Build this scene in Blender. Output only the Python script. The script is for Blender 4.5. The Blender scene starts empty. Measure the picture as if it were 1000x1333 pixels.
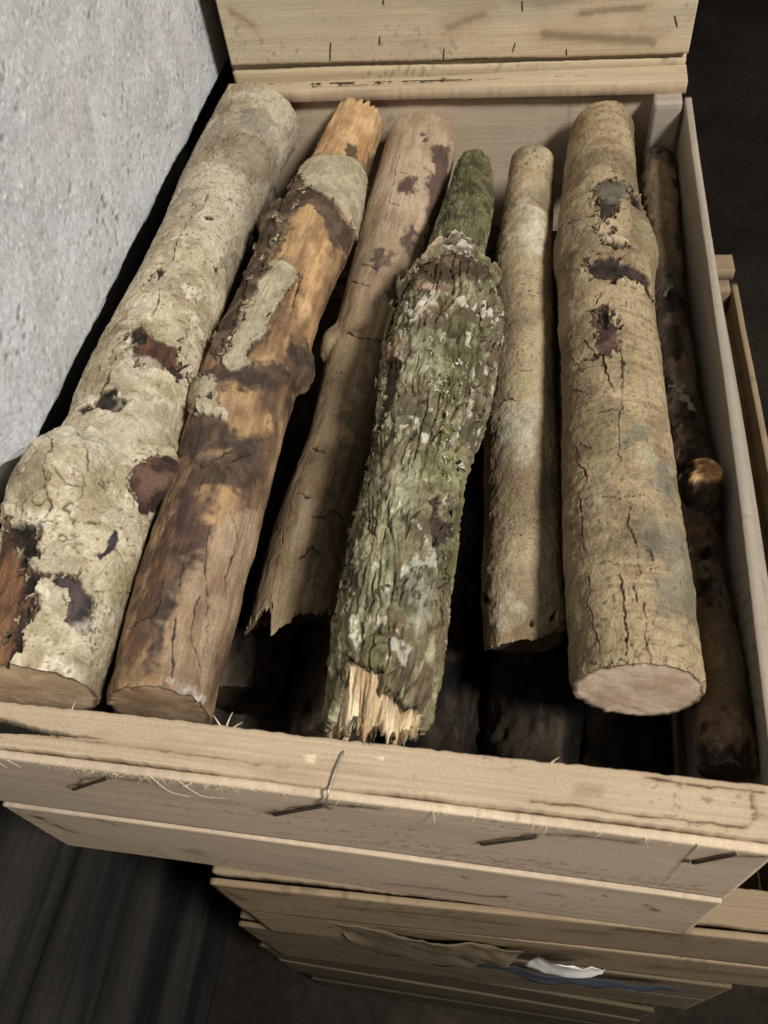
import bpy, math, random
import numpy as np
from mathutils import Matrix, Vector, Euler

scene = bpy.context.scene
COL = scene.collection

# ------------------------------------------------------------------ camera
cam = bpy.data.cameras.new("camera")
cam_o = bpy.data.objects.new("camera", cam)
COL.objects.link(cam_o)
cam_o.location = (0.08949, -0.12816, 0.37194)
cam_o.rotation_euler = (0.619176, 0.099713, 0.147934)
cam.sensor_fit = 'VERTICAL'
cam.sensor_height = 24.0
cam.lens = 24.0 * 1077.41 / 1333.0
cam.clip_start = 0.01
cam.clip_end = 60.0
cam.dof.use_dof = True
cam.dof.focus_distance = 0.53
cam.dof.aperture_fstop = 10.5
scene.camera = cam_o

# ------------------------------------------------------------------ light
world = bpy.data.worlds.new("World")
scene.world = world
world.use_nodes = True
bg = world.node_tree.nodes["Background"]
bg.inputs[0].default_value = (1.0, 0.96, 0.91, 1)
bg.inputs[1].default_value = 0.07

lamp = bpy.data.lights.new("ceiling_lamp", 'AREA')
lamp.shape = 'DISK'
lamp.size = 0.40
lamp.energy = 67.0
lamp.color = (1.0, 0.97, 0.93)
lamp_o = bpy.data.objects.new("ceiling_lamp", lamp)
COL.objects.link(lamp_o)
lamp_o.location = (1.32, -0.55, 1.67)
LDIR = (lamp_o.location - Vector((0.0, 0.28, 0.0))).normalized()
lamp_o.rotation_euler = LDIR.to_track_quat('Z', 'Y').to_euler()

vs = scene.view_settings
vs.view_transform = 'Standard'
vs.look = 'None'
vs.exposure = 0.0
vs.gamma = 1.0
vs.use_curve_mapping = False

# ------------------------------------------------------------------ noise
def sstep(a, b, x):
    t = np.clip((x - a) / (b - a), 0, 1)
    return t * t * (3 - 2 * t)

def _hash(ix, iy, iz, seed):
    h = (ix.astype(np.uint32) * np.uint32(374761393) + iy.astype(np.uint32) * np.uint32(668265263)
         + iz.astype(np.uint32) * np.uint32(2147483647 - 69) + np.uint32((seed * 974711) & 0xffffffff))
    h = (h ^ (h >> np.uint32(13))) * np.uint32(1274126177)
    h = (h ^ (h >> np.uint32(16))) * np.uint32(2246822519)
    return ((h ^ (h >> np.uint32(15))) & np.uint32(0xffffff)).astype(np.float32) / np.float32(0xffffff)

def vnoise(p, seed=0):
    """smooth value noise, -1..1, at (N,3) points"""
    i = np.floor(p).astype(np.int64)
    f = (p - i).astype(np.float32)
    f = f * f * f * (f * (f * 6 - 15) + 10)
    x, y, z = i[:, 0], i[:, 1], i[:, 2]
    fx, fy, fz = f[:, 0], f[:, 1], f[:, 2]
    r = 0
    for dz in (0, 1):
        wz = fz if dz else 1 - fz
        for dy in (0, 1):
            wy = fy if dy else 1 - fy
            a = _hash(x, y + dy, z + dz, seed); b = _hash(x + 1, y + dy, z + dz, seed)
            r = r + (a + (b - a) * fx) * wy * wz
    return r * 2 - 1

def fbm(p, octv=4, seed=0, gain=0.5):
    r = 0; a = 1.0; t = 0.0
    q = np.asarray(p, dtype=np.float64)
    for k in range(octv):
        r = r + a * vnoise(q, seed + 17 * k); t += a
        a *= gain; q = q * 2.03 + 11.3
    return r / t * 1.5

def worley(p, seed=0):
    """F1, F2-F1 and a random number per 2D cell"""
    i = np.floor(p).astype(np.int64)
    f1 = np.full(len(p), 9.0); f2 = np.full(len(p), 9.0)
    z = np.zeros(len(p), dtype=np.int64); cid = np.zeros(len(p))
    for dx in (-1, 0, 1):
        for dy in (-1, 0, 1):
            cx, cy = i[:, 0] + dx, i[:, 1] + dy
            px = cx + _hash(cx, cy, z, seed) * .9; py = cy + _hash(cx, cy, z + 7, seed) * .9
            d = np.hypot(p[:, 0] - px, p[:, 1] - py)
            m = d < f1
            cid = np.where(m, _hash(cx, cy, z + 13, seed), cid)
            f2 = np.where(m, f1, np.minimum(f2, d)); f1 = np.where(m, d, f1)
    return f1, f2 - f1, cid

def S(r, g, b):
    c = np.array([r, g, b]) / 255.0
    return np.where(c <= .04045, c / 12.92, ((c + .055) / 1.055) ** 2.4)

def mix(a, b, w):
    return a + (b - a) * (w[:, None] if np.ndim(w) == 1 else w)

def seg_dist(P, a, b):
    d = np.subtract(b, a); L = max(float(d @ d), 1e-12)
    t = np.clip(((P - a) @ d) / L, 0, 1)
    return np.hypot(P[:, 0] - a[0] - t * d[0], P[:, 1] - a[1] - t * d[1])

def poly_sdf(P, pts):
    """negative inside"""
    pts = np.asarray(pts, float); n = len(pts)
    d = np.full(len(P), 9.0); ins = np.zeros(len(P), bool)
    for k in range(n):
        a, b = pts[k], pts[(k + 1) % n]
        d = np.minimum(d, seg_dist(P, a, b))
        c = (a[1] > P[:, 1]) != (b[1] > P[:, 1])
        if abs(b[1] - a[1]) > 1e-12:
            ins ^= c & (P[:, 0] < (b[0] - a[0]) * (P[:, 1] - a[1]) / (b[1] - a[1]) + a[0])
    return np.where(ins, -d, d)

# ------------------------------------------------------------------ materials
def make_mat(name, rough=0.75, fine=900.0, fine_amt=0.25, grain=(30.0, 900.0), grain_amt=0.2, bump=0.35, bdist=0.0006, spec=0.25, gbump=0.5):
    m = bpy.data.materials.new(name); m.use_nodes = True
    nt = m.node_tree; N = nt.nodes; Lk = nt.links
    b = N["Principled BSDF"]
    b.inputs["Roughness"].default_value = rough
    b.inputs["Specular IOR Level"].default_value = spec
    at = N.new("ShaderNodeAttribute"); at.attribute_name = "Col"
    gc = N.new("ShaderNodeAttribute"); gc.attribute_name = "gc"
    mp = N.new("ShaderNodeMapping"); mp.inputs["Scale"].default_value = (grain[0], grain[1], 1.0)
    Lk.new(gc.outputs["Vector"], mp.inputs["Vector"])
    ng = N.new("ShaderNodeTexNoise"); ng.inputs["Scale"].default_value = 1.0; ng.inputs["Detail"].default_value = 4.0
    Lk.new(mp.outputs[0], ng.inputs["Vector"])
    tc = N.new("ShaderNodeTexCoord")
    nf = N.new("ShaderNodeTexNoise"); nf.inputs["Scale"].default_value = fine; nf.inputs["Detail"].default_value = 5.0; nf.inputs["Roughness"].default_value = 0.65
    Lk.new(tc.outputs["Object"], nf.inputs["Vector"])
    def rng(src, amt):
        r = N.new("ShaderNodeMapRange"); r.inputs[1].default_value = 0.25; r.inputs[2].default_value = 0.75
        r.inputs[3].default_value = 1 - amt; r.inputs[4].default_value = 1 + amt * .7
        Lk.new(src, r.inputs[0]); return r.outputs[0]
    mu = N.new("ShaderNodeMath"); mu.operation = 'MULTIPLY'
    Lk.new(rng(ng.outputs["Fac"], grain_amt), mu.inputs[0]); Lk.new(rng(nf.outputs["Fac"], fine_amt), mu.inputs[1])
    vm = N.new("ShaderNodeVectorMath"); vm.operation = 'SCALE'
    Lk.new(at.outputs["Color"], vm.inputs[0]); Lk.new(mu.outputs[0], vm.inputs["Scale"])
    Lk.new(vm.outputs[0], b.inputs["Base Color"])
    ad = N.new("ShaderNodeMath"); ad.operation = 'MULTIPLY_ADD'; ad.inputs[1].default_value = gbump
    Lk.new(ng.outputs["Fac"], ad.inputs[0]); Lk.new(nf.outputs["Fac"], ad.inputs[2])
    bp = N.new("ShaderNodeBump"); bp.inputs["Strength"].default_value = bump; bp.inputs["Distance"].default_value = bdist
    Lk.new(ad.outputs[0], bp.inputs["Height"]); Lk.new(bp.outputs[0], b.inputs["Normal"])
    return m

M_BARK = make_mat("bark", .85, 650, .38, (160, 300), .16, .75, .0012, .15)
M_WOOD = make_mat("bare_wood", .70, 520, .30, (70, 600), .20, .65, .0010, .25)
M_END = make_mat("sawn_end", .88, 900, .16, (40, 900), .10, .25, .0004, .12)
M_BOARD = make_mat("poplar_board", .8, 800, .20, (12, 620), .17, .24, .0004, .15)
M_STONE = make_mat("concrete", .95, 520, .12, (260, 260), .06, .22, .0006, .1)
M_DARK = make_mat("dark_sheet", .8, 300, .3, (20, 200), .3, .4, .0008, .2)
M_EARTH = make_mat("dark_floor", .95, 60, .45, (6, 6), .35, .6, .004, .1)
M_MOSS = make_mat("moss", .9, 900, .3, (100, 100), .2, .3, .0005, .1)
M_WIRE = make_mat("steel_wire", .42, 900, .2, (100, 900), .2, .2, .0002, .5)
M_WIRE.node_tree.nodes["Principled BSDF"].inputs["Metallic"].default_value = 0.75
M_PAPER = make_mat("paper", .75, 300, .06, (30, 30), .06, .2, .0004, .2)

# ------------------------------------------------------------------ mesh helpers
def mesh_obj(name, V, F, col, gc, mat, parent=None, ngons=(), smooth=True):
    V = np.asarray(V, np.float32); F = np.asarray(F, np.int32).reshape(-1, 4)
    me = bpy.data.meshes.new(name)
    tot = [np.full(len(F), 4, np.int32)] + [np.array([len(g)], np.int32) for g in ngons]
    idx = [F.ravel()] + [np.asarray(g, np.int32) for g in ngons]
    tot = np.concatenate(tot); idx = np.concatenate(idx)
    me.vertices.add(len(V)); me.vertices.foreach_set("co", V.ravel())
    me.loops.add(len(idx)); me.loops.foreach_set("vertex_index", idx)
    me.polygons.add(len(tot))
    st = np.concatenate([[0], np.cumsum(tot)[:-1]]).astype(np.int32)
    me.polygons.foreach_set("loop_start", st); me.polygons.foreach_set("loop_total", tot)
    me.polygons.foreach_set("use_smooth", np.full(len(tot), smooth))
    a = me.attributes.new("Col", 'FLOAT_COLOR', 'POINT')
    c4 = np.ones((len(V), 4), np.float32); c4[:, :3] = np.clip(col, 0.004, 0.9); a.data.foreach_set("color", c4.ravel())
    g = me.attributes.new("gc", 'FLOAT_VECTOR', 'POINT')
    g.data.foreach_set("vector", np.asarray(gc, np.float32).ravel())
    me.update(calc_edges=True); me.validate()
    me.materials.append(mat)
    o = bpy.data.objects.new(name, me); COL.objects.link(o)
    if parent: o.parent = parent
    return o

def sub_obj(name, V, F, col, gc, mat, parent, ngons=()):
    F = np.asarray(F)
    u, inv = np.unique(F, return_inverse=True)
    return mesh_obj(name, V[u], inv.reshape(F.shape), col[u], gc[u], mat, parent)

def thing(name, label, cat, loc=(0, 0, 0), group=None):
    o = bpy.data.objects.new(name, None); o.empty_display_size = .02
    COL.objects.link(o); o.location = loc
    o["label"] = label; o["category"] = cat
    if group: o["group"] = group
    return o

def tag(o, label, cat, group=None):
    o["label"] = label; o["category"] = cat
    if group: o["group"] = group
    return o

def tube(pts, r, n=6, taper=0.0):
    """closed-ended bent wire: verts, quads, ngons"""
    P = np.asarray(pts, float); T = np.gradient(P, axis=0); T /= np.linalg.norm(T, axis=1)[:, None] + 1e-12
    ref = np.array([.31, .2, .93]); A = np.cross(T, ref); A /= np.linalg.norm(A, axis=1)[:, None]; Bv = np.cross(T, A)
    th = np.linspace(0, 2 * np.pi, n, endpoint=False)
    rr = r * (1 - taper * np.linspace(0, 1, len(P)))
    V = P[:, None] + (A[:, None] * np.cos(th)[None, :, None] + Bv[:, None] * np.sin(th)[None, :, None]) * rr[:, None, None]
    F = []
    for i in range(len(P) - 1):
        for j in range(n):
            F.append((i * n + j, i * n + (j + 1) % n, (i + 1) * n + (j + 1) % n, (i + 1) * n + j))
    return V.reshape(-1, 3), np.array(F), [list(range(n))[::-1], [(len(P) - 1) * n + j for j in range(n)]]

def hermite(pts, n):
    pts = np.asarray(pts, float)
    s = np.r_[0, np.cumsum(np.linalg.norm(np.diff(pts[:, :3], axis=0), axis=1))]
    m = np.gradient(pts, s, axis=0)
    t = np.linspace(0, s[-1], n); i = np.clip(np.searchsorted(s, t, side='right') - 1, 0, len(s) - 2)
    h = (s[i + 1] - s[i])[:, None]; x = (t - s[i])[:, None] / h
    return t, (2*x**3-3*x**2+1)*pts[i] + (x**3-2*x**2+x)*h*m[i] + (-2*x**3+3*x**2)*pts[i+1] + (x**3-x**2)*h*m[i+1]

# ------------------------------------------------------------------ firewood logs
# every log: centre line + radius from its front end to its rear end (metres), and the marks on its
# surface in unrolled coordinates (distance along the log, distance round it from the top)
#KIND: colour a, colour b, streaky, depth, opacity, surface (b bark, w bare wood)
KINDS = {
 'mottle': (S(121,105,84), S(146,130,105), 0, 0, .65, 'b'), 'grey': (S(138,130,113), S(118,112,96), 0, 0, .6, 'b'),
 'brown': (S(112,78,56), S(66,47,38), 1, -.0016, 1, 'w'), 'black': (S(64,52,45), S(28,24,21), 0, -.0020, 1, 'w'),
 'wood': (S(138,100,70), S(80,58,43), 1, -.0022, 1, 'w'), 'slate': (S(85,73,71), S(54,47,47), 0, -.0014, 1, 'w'),
 'slatestain': (S(81,73,74), S(59,53,56), 0, -.0004, 1, 'b'), 'knot': (S(112,86,72), S(63,49,44), 0, -.0008, 1, 'b'),
 'pale': (S(212,205,184), S(197,190,165), 0, .0002, .6, 'b'), 'olive': (S(154,141,101), S(134,123,89), 0, 0, .6, 'b'),
 'fresh': (S(216,182,136), S(172,132,90), 1, 0, .9, 'w'), 'orange': (S(186,152,108), S(132,103,74), 1, 0, .9, 'w'),
 'dark': (S(86,71,61), S(50,42,38), 0, -.0005, .86, 'w'), 'redbrown': (S(124,94,68), S(80,60,46), 1, 0, .85, 'w'),
 'palewood': (S(172,148,120), S(130,106,84), 1, 0, .85, 'w'), 'bark': (S(187,176,148), S(161,150,122), 0, .0022, 1, 'b'),
 'barkbrown': (S(118,101,80), S(77,63,50), 0, .0020, 1, 'b'), 'mould': (S(220,212,200), S(146,131,113), 0, 0, .8, 'w'),
 'pink': (S(188,166,140), S(160,136,110), 1, 0, .9, 'w'), 'tan': (S(167,145,118), S(133,113,91), 1, 0, .75, 'w'),
 'plum': (S(88,67,61), S(67,51,48), 1, 0, .9, 'w'), 'darkbrown': (S(99,79,62), S(76,61,48), 1, 0, .7, 'w'),
 'green': (S(118,114,82), S(78,75,56), 0, 0, .8, 'b'), 'moss': (S(118,116,78), S(80,78,54), 0, .0010, .85, 'b'),
 'white': (S(214,206,190), S(176,164,142), 0, .0014, 1, 'b'), 'whitish': (S(182,178,160), S(150,146,126), 0, .0004, .85, 'b'),
 'innerbark': (S(172,147,124), S(124,99,81), 0, .0012, 1, 'b'), 'strip': (S(81,67,53), S(52,42,35), 1, -.0022, .95, 'w'),
 'lichen': (S(167,167,137), S(127,127,97), 0, .0003, .7, 'b'), 'yellowgreen': (S(154,152,110), S(100,98,66), 0, .0012, .85, 'b'),
 'rot': (S(228,208,170), S(166,138,102), 1, -.0034, 1, 'w'), 'rust': (S(150,124,96), S(116,92,70), 0, 0, .75, 'b'),
 'bluegrey': (S(115,114,99), S(91,91,79), 0, 0, .62, 'b'), 'lichengreen': (S(167,170,136), S(149,150,118), 0, .0003, .5, 'b'),
 'palebark': (S(201,184,155), S(181,160,131), 0, .0012, .9, 'b'), 'knotend': (S(240,200,146), S(196,150,100), 0, .0015, 1, 'w'),
}

def look_big(c):
    f1, e, cid = worley(np.c_[c.S * 34, c.A * 48] + 1.6 * c.wv * 60 + .25 * np.c_[vnoise(c.P3 * 150, c.seed + 40), vnoise(c.P3 * 150, c.seed + 41)], c.seed)
    f2, e2, cid2 = worley(np.c_[c.S * 120, c.A * 150] + 2.5 * c.wv * 60, c.seed + 3)
    col = mix(S(210,196,166), S(172,157,126), sstep(-.35, .5, fbm(c.P3 * 42, 5, c.seed, .6)))
    col = mix(col, S(233,223,199), sstep(.1, .6, fbm(c.P3 * 75, 5, c.seed + 5, .6)) * .7)
    col = mix(col, S(155,139,107), sstep(.1, .7, fbm(c.P3 * 30, 5, c.seed + 9, .6)) * .6)
    col = mix(col, S(159,149,133), sstep(.30, .42, c.S) * .4)
    col = mix(col, col * .78, (cid < .22) * 1.0 * sstep(.02, .1, e)) 
    sp = sstep(.52, .66, fbm(c.P3 * np.array([420, 360, 360]), 3, c.seed + 3, .6))
    col = mix(col, S(110,91,72), sp * .7)
    ck = (1 - sstep(.0, .045, e)) * sstep(.0, .45, fbm(c.P3 * 26, 3, c.seed + 8))
    ck2 = (1 - sstep(.0, .06, e2)) * sstep(.25, .6, fbm(c.P3 * 34, 3, c.seed + 18))
    col = mix(col, S(70,57,48), np.maximum(ck * .85, ck2 * .45))
    dr = .0011 * fbm(c.P3 * 24, 4, c.seed + 1) + .0004 * fbm(c.P3 * 110, 4, c.seed + 2) + .0003 * fbm(c.P3 * 420, 3, c.seed + 12) - .0010 * ck - .0003 * ck2 + .0009 * (cid - .5) * sstep(0, .12, e)
    return dr, col, 'b'

def look_peeled(c):
    g = fbm(np.c_[c.S * 16 + 2 * c.wv[:, 0] * 60, c.P3[:, 1:] * 190], 5, c.seed)
    w = fbm(c.P3 * np.array([26, 48, 48]), 5, c.seed + 4)
    col = mix(S(154,124,92), S(106,84,64), sstep(-.5, .55, w + .22 * g))
    col = mix(col, S(178,148,114), sstep(.1, .75, fbm(c.P3 * np.array([30, 70, 70]), 4, c.seed + 6)) * .6)
    col = mix(col, S(70,55,47), sstep(.25, .75, fbm(c.P3 * np.array([36, 62, 62]), 5, c.seed + 7)) * .8)
    gr = sstep(.40, .75, fbm(np.c_[c.S * 24, c.P3[:, 1:] * 280], 3, c.seed + 12))
    col = mix(col, S(66,50,40), gr * .45)
    dr = .0022 * fbm(c.P3 * np.array([18, 34, 34]), 4, c.seed + 1) + .0007 * fbm(c.P3 * np.array([60, 130, 130]), 4, c.seed + 2) + .0003 * g - .0005 * gr
    return dr, col, 'w'

def look_weathered(c):
    g = fbm(np.c_[c.S * 9, c.P3[:, 1:] * 190], 5, c.seed)
    col = mix(S(160,140,109), S(124,105,79), sstep(-.6, .6, g * .45 + fbm(c.P3 * np.array([14, 34, 34]), 4, c.seed + 4)))
    col = mix(col, S(182,163,131), sstep(.2, .8, fbm(c.P3 * np.array([20, 70, 70]), 4, c.seed + 6)) * .5)
    f = sstep(.45, .7, fbm(c.P3 * np.array([150, 90, 90]), 3, c.seed + 3))
    col = mix(col, S(98,79,60), f * .5)
    dr = .0012 * fbm(c.P3 * np.array([16, 34, 34]), 4, c.seed + 1) + .00018 * g + .0003 * fbm(c.P3 * 140, 3, c.seed + 2)
    return dr, col, 'w'

def look_mossy(c):
    ca, sa = np.cos(c.TH), np.sin(c.TH)
    wa = c.A + .0045 * fbm(np.c_[c.S * 30, c.A * 50, c.A * 0], 3, c.seed + 30)
    t1 = wa / c.Rm
    ridge = fbm(np.c_[c.S * 16, np.cos(t1) * 5.0, np.sin(t1) * 5.0], 4, c.seed)
    f1, e, cid = worley(np.c_[c.S * 15 + 2 * c.wv[:, 0] * 60, wa * 165], c.seed + 2)
    f2, e2, cid2 = worley(np.c_[c.S * 55 + 4 * c.wv[:, 1] * 60, wa * 320], c.seed + 6)
    fis = (1 - sstep(.03, .24, e)) * sstep(-.5, .2, fbm(c.P3 * 60, 3, c.seed + 21))
    fs2 = (1 - sstep(.02, .20, e2)) * sstep(-.1, .5, fbm(c.P3 * 90, 3, c.seed + 23))
    lay = fbm(c.P3 * np.array([110, 180, 180]), 4, c.seed + 22)
    cell = _hash(np.floor(f1 * 0 + c.S * 30).astype(np.int64), np.floor(wa * 150).astype(np.int64), (wa * 0).astype(np.int64), c.seed)
    col = mix(S(137,127,98), S(92,85,63), sstep(-.5, .5, fbm(c.P3 * 70, 4, c.seed + 5)))
    col = mix(col, S(177,172,137), sstep(.05, .55, fbm(c.P3 * np.array([50, 130, 130]), 5, c.seed + 6, .65)) * .7)
    col = mix(col, S(98,99,60), sstep(.1, .6, fbm(c.P3 * np.array([30, 70, 70]), 4, c.seed + 7)) * .6)
    col = mix(col, S(217,212,188), sstep(.48, .74, fbm(c.P3 * np.array([110, 200, 200]), 4, c.seed + 8)) * .75)
    col = mix(col, S(114,91,72), sstep(.3, .7, fbm(c.P3 * np.array([50, 100, 100]), 3, c.seed + 9)) * .6)
    col = mix(col, S(63,56,42), np.maximum(fis * .75, fs2 * .5))
    far = sstep(.33, .38, c.S)            # the thin rear length has smoother bark
    k = 1 - .45 * far
    dr = k * (.0018 * ridge - .0021 * fis - .0010 * fs2 + .0010 * lay + .0010 * fbm(c.P3 * 340, 4, c.seed + 11, .6))
    return dr, col, 'b'

def look_speckled(c):
    col = mix(S(173,156,123), S(134,117,91), sstep(-.5, .6, fbm(c.P3 * np.array([22, 40, 40]), 4, c.seed)))
    col = mix(col, S(212,199,168), sstep(.2, .8, fbm(c.P3 * np.array([30, 30, 30]), 3, c.seed + 5)) * .5)
    band = sstep(.3, .8, fbm(np.c_[c.S * 150, c.P3[:, 1:] * 30], 3, c.seed + 6))
    col = mix(col, S(134,117,94), band * .45)
    sp = sstep(.62, .74, fbm(c.P3 * np.array([700, 520, 520]), 2, c.seed + 3)) * sstep(-.2, .5, fbm(c.P3 * 30, 2, c.seed + 31))
    col = mix(col, S(66,53,44), sp * .85)
    dr = .0012 * fbm(c.P3 * 24, 4, c.seed + 1) + .0005 * fbm(c.P3 * 150, 4, c.seed + 2) + .0002 * fbm(c.P3 * 460, 3, c.seed + 12)
    return dr, col, 'b'

def look_stout(c):
    col = mix(S(168,149,116), S(134,117,90), sstep(-.45, .5, fbm(c.P3 * np.array([26, 34, 34]), 5, c.seed, .6)))
    col = mix(col, S(184,166,130), sstep(.05, .7, fbm(c.P3 * 46, 5, c.seed + 5, .6)) * .6)
    col = mix(col, S(124,113,86), sstep(.1, .7, fbm(c.P3 * 20, 4, c.seed + 9)) * .5)
    band = sstep(.25, .7, fbm(np.c_[c.S * 260, c.P3[:, 1:] * 40], 4, c.seed + 6))
    col = mix(col, S(116,96,72), band * .5)
    sp = sstep(.5, .64, fbm(c.P3 * np.array([330, 460, 460]), 3, c.seed + 3, .6))
    col = mix(col, S(84,66,51), sp * .65)
    f1, e, cid = worley(np.c_[c.S * 42, c.A * 70] + 1.4 * c.wv * 60, c.seed)
    ck = (1 - sstep(.0, .035, e)) * sstep(.2, .6, fbm(c.P3 * 24, 3, c.seed + 8)) * sstep(.36, .25, c.S)
    col = mix(col, S(72,57,45), ck * .7)
    dr = .0012 * fbm(c.P3 * 22, 4, c.seed + 1) + .0005 * fbm(c.P3 * 150, 4, c.seed + 2) + .0002 * fbm(c.P3 * 460, 3, c.seed + 12) - .0002 * band - .0006 * ck
    return dr, col, 'b'

def look_shaded(c):  # shade of the crate's inside put into the bark colour of lower logs
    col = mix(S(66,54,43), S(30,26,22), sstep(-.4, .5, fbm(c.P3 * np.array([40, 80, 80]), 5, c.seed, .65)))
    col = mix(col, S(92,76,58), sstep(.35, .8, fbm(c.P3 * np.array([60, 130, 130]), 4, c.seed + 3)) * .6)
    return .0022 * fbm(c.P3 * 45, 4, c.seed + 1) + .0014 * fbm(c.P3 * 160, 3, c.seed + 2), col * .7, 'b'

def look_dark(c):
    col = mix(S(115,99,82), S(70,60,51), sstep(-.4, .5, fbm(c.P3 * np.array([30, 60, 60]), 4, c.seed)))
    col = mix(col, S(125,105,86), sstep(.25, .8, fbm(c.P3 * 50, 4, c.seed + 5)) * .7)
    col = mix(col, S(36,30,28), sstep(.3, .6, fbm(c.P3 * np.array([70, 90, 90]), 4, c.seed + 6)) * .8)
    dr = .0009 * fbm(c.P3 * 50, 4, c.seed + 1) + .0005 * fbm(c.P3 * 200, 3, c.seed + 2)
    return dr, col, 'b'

class Ctx: pass

def islands(m):
    """connected areas of a boolean grid (periodic in its second axis)"""
    n = np.arange(m.size).reshape(m.shape)
    while True:
        o = n
        for ax in (0, 1):
            for sh in (1, -1):
                r = np.roll(n, sh, ax); same = np.roll(m, sh, ax) == m
                if ax == 0: same[0 if sh == 1 else -1] = False
                n = np.where(same, np.minimum(n, r), n)
        n = n.ravel()[n]            # jump to the root of the label
        if (n == o).all(): return n

def make_log(label, group, spec, look, ns, nt, seed, front, rear, extra=None, name="firewood_log"):
    """one log = Empty > bark / bare_wood surface, cut_end faces"""
    c = Ctx(); c.seed = seed; c.Rm = spec["Rm"]
    t, Pn = hermite(spec['ctrl'], ns)
    C = Pn[:, :3]; R = Pn[:, 3]; L = t[-1]; Rm = spec['Rm']
    T = np.gradient(C, axis=0); T /= np.linalg.norm(T, axis=1)[:, None]
    U = np.array([0, 0, 1.]) - T * T[:, 2:3]; U /= np.linalg.norm(U, axis=1)[:, None]; Vv = np.cross(T, U)
    q = np.linspace(-1, 1, nt, endpoint=False)
    th = np.pi * (.70 * q + .30 * q ** 3)
    G = lambda a: np.repeat(a, nt)
    TH = np.tile(th, ns)
    c.S = G(t); c.A = TH * Rm; c.TH = TH; c.R = G(R)
    c.P3 = np.c_[c.S, c.R * np.cos(TH), c.R * np.sin(TH)]
    c.wv3 = np.c_[vnoise(c.P3 * 70, seed + 51), vnoise(c.P3 * 70, seed + 52), vnoise(c.P3 * 70, seed + 53)] / 70.
    c.wv = c.wv3[:, :2] * .5
    w2 = np.c_[vnoise(c.P3 * 260, seed + 54), vnoise(c.P3 * 260, seed + 55)]
    w3 = np.c_[fbm(c.P3 * 90, 3, seed + 56), fbm(c.P3 * 90, 3, seed + 57)]
    w4 = np.c_[vnoise(c.P3 * 620, seed + 58), vnoise(c.P3 * 620, seed + 59)]
    dr, col, lab0 = look(c)
    # slow out-of-round so that no section is a perfect circle
    dr = dr + c.R * (.035 * np.sin(2 * TH + 3 * c.S / L + seed) + .02 * np.sin(3 * TH - 5 * c.S / L + 2 * seed))
    lab = np.full(len(TH), 1.0 if lab0 == 'w' else 0.0)
    SA = np.c_[c.S, c.A]
    na = fbm(c.P3 * 110, 3, seed + 61)
    nstreak = .7 * fbm(np.c_[c.S * 26, c.P3[:, 1:] * 190], 4, seed + 62) + .5 * fbm(c.P3 * 60, 4, seed + 63)
    nst2 = fbm(np.c_[c.S * 22, c.P3[:, 1:] * 330], 3, seed + 64)
    for f in spec['feats']:
        pts = np.array(f[2 if f[0] == 'patch' else 1])
        if f[0] == 'bump':
            (s0, a0), rs, ra, h = f[1:]
            da = (c.A - a0)
            d2 = ((c.S - s0) / rs) ** 2 + (da / ra) ** 2
            d2 = d2 * (1 + .35 * na)
            dr = dr + h * np.exp(-(d2 * .9) ** 1.9)
            continue
        pad = .012
        m = (c.S > pts[:, 0].min() - pad) & (c.S < pts[:, 0].max() + pad) & (c.A > pts[:, 1].min() - pad) & (c.A < pts[:, 1].max() + pad)
        ii = np.nonzero(m)[0]
        if not len(ii): continue
        P = SA[ii]
        if f[0] == 'patch':
            ka, kb, streak, depth, op, sf = KINDS[f[1]]
            warp, soft = f[3], f[4]
            P = P + w3[ii] * warp * 1.2 + w2[ii] * min(warp, .003) * .85 + w4[ii] * min(warp, .003) * .42
            d = poly_sdf(P, pts)
            w = sstep(soft, -soft, d)
            n = nstreak[ii] if streak else na[ii]
            kc = mix(ka, kb, sstep(-.55, .55, n))
            if depth < -.0009:       # darker torn margin of a hole in the bark
                rim = np.exp(-(d / .0011) ** 2)
                kc = mix(kc, S(33,26,23), rim * .6)
            col[ii] = mix(col[ii], kc, w * op)
            dr[ii] += (depth * 1.2 if depth < -.0009 else depth) * w + (.0003 * nstreak[ii] * w if streak else 0)
            if depth < -.0009: dr[ii] += .0008 * np.exp(-((d - .0012) / .0010) ** 2) * sstep(-.3, .6, na[ii])   # torn bark lifts at the margin
            if f[1] == 'rot': dr[ii] *= (1 - .85 * w)
            if f[1] == 'rot': dr[ii] += w * -.0030; dr[ii] += w * (.0022 * nst2[ii] - .0012)
            if depth > .0015: col[ii] = mix(col[ii], S(54,42,34), np.exp(-((d - .0009) / .0007) ** 2) * sstep(-.35, .45, na[ii]) * .8)
            if depth > .001: dr[ii] += .0006 * np.exp(-((d + .001) / .0012) ** 2)
            if op > .8:
                lab[ii] = np.where(w > .5, 1.0 if sf == 'w' else 0.0, lab[ii])
        else:
            w_, dep = f[2], f[3]
            P = P + w3[ii] * .0012 + w2[ii] * .0007 + w4[ii] * .00055
            d = np.full(len(ii), 9.)
            for k in range(len(pts) - 1): d = np.minimum(d, seg_dist(P, pts[k], pts[k + 1]))
            wd = w_ * (.30 + .75 * sstep(-.5, .8, na[ii]))
            w = 1 - sstep(wd * .5, wd * 1.7, d)
            lip = np.exp(-((d - wd * 2.6) / (wd * 1.2)) ** 2)
            col[ii] = mix(col[ii], S(36,29,25), w * .92)
            dr[ii] += -dep * w + .0003 * lip
    # ends: profile offsets along the axis (beyond the end = positive)
    off = np.zeros(len(TH))
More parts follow.
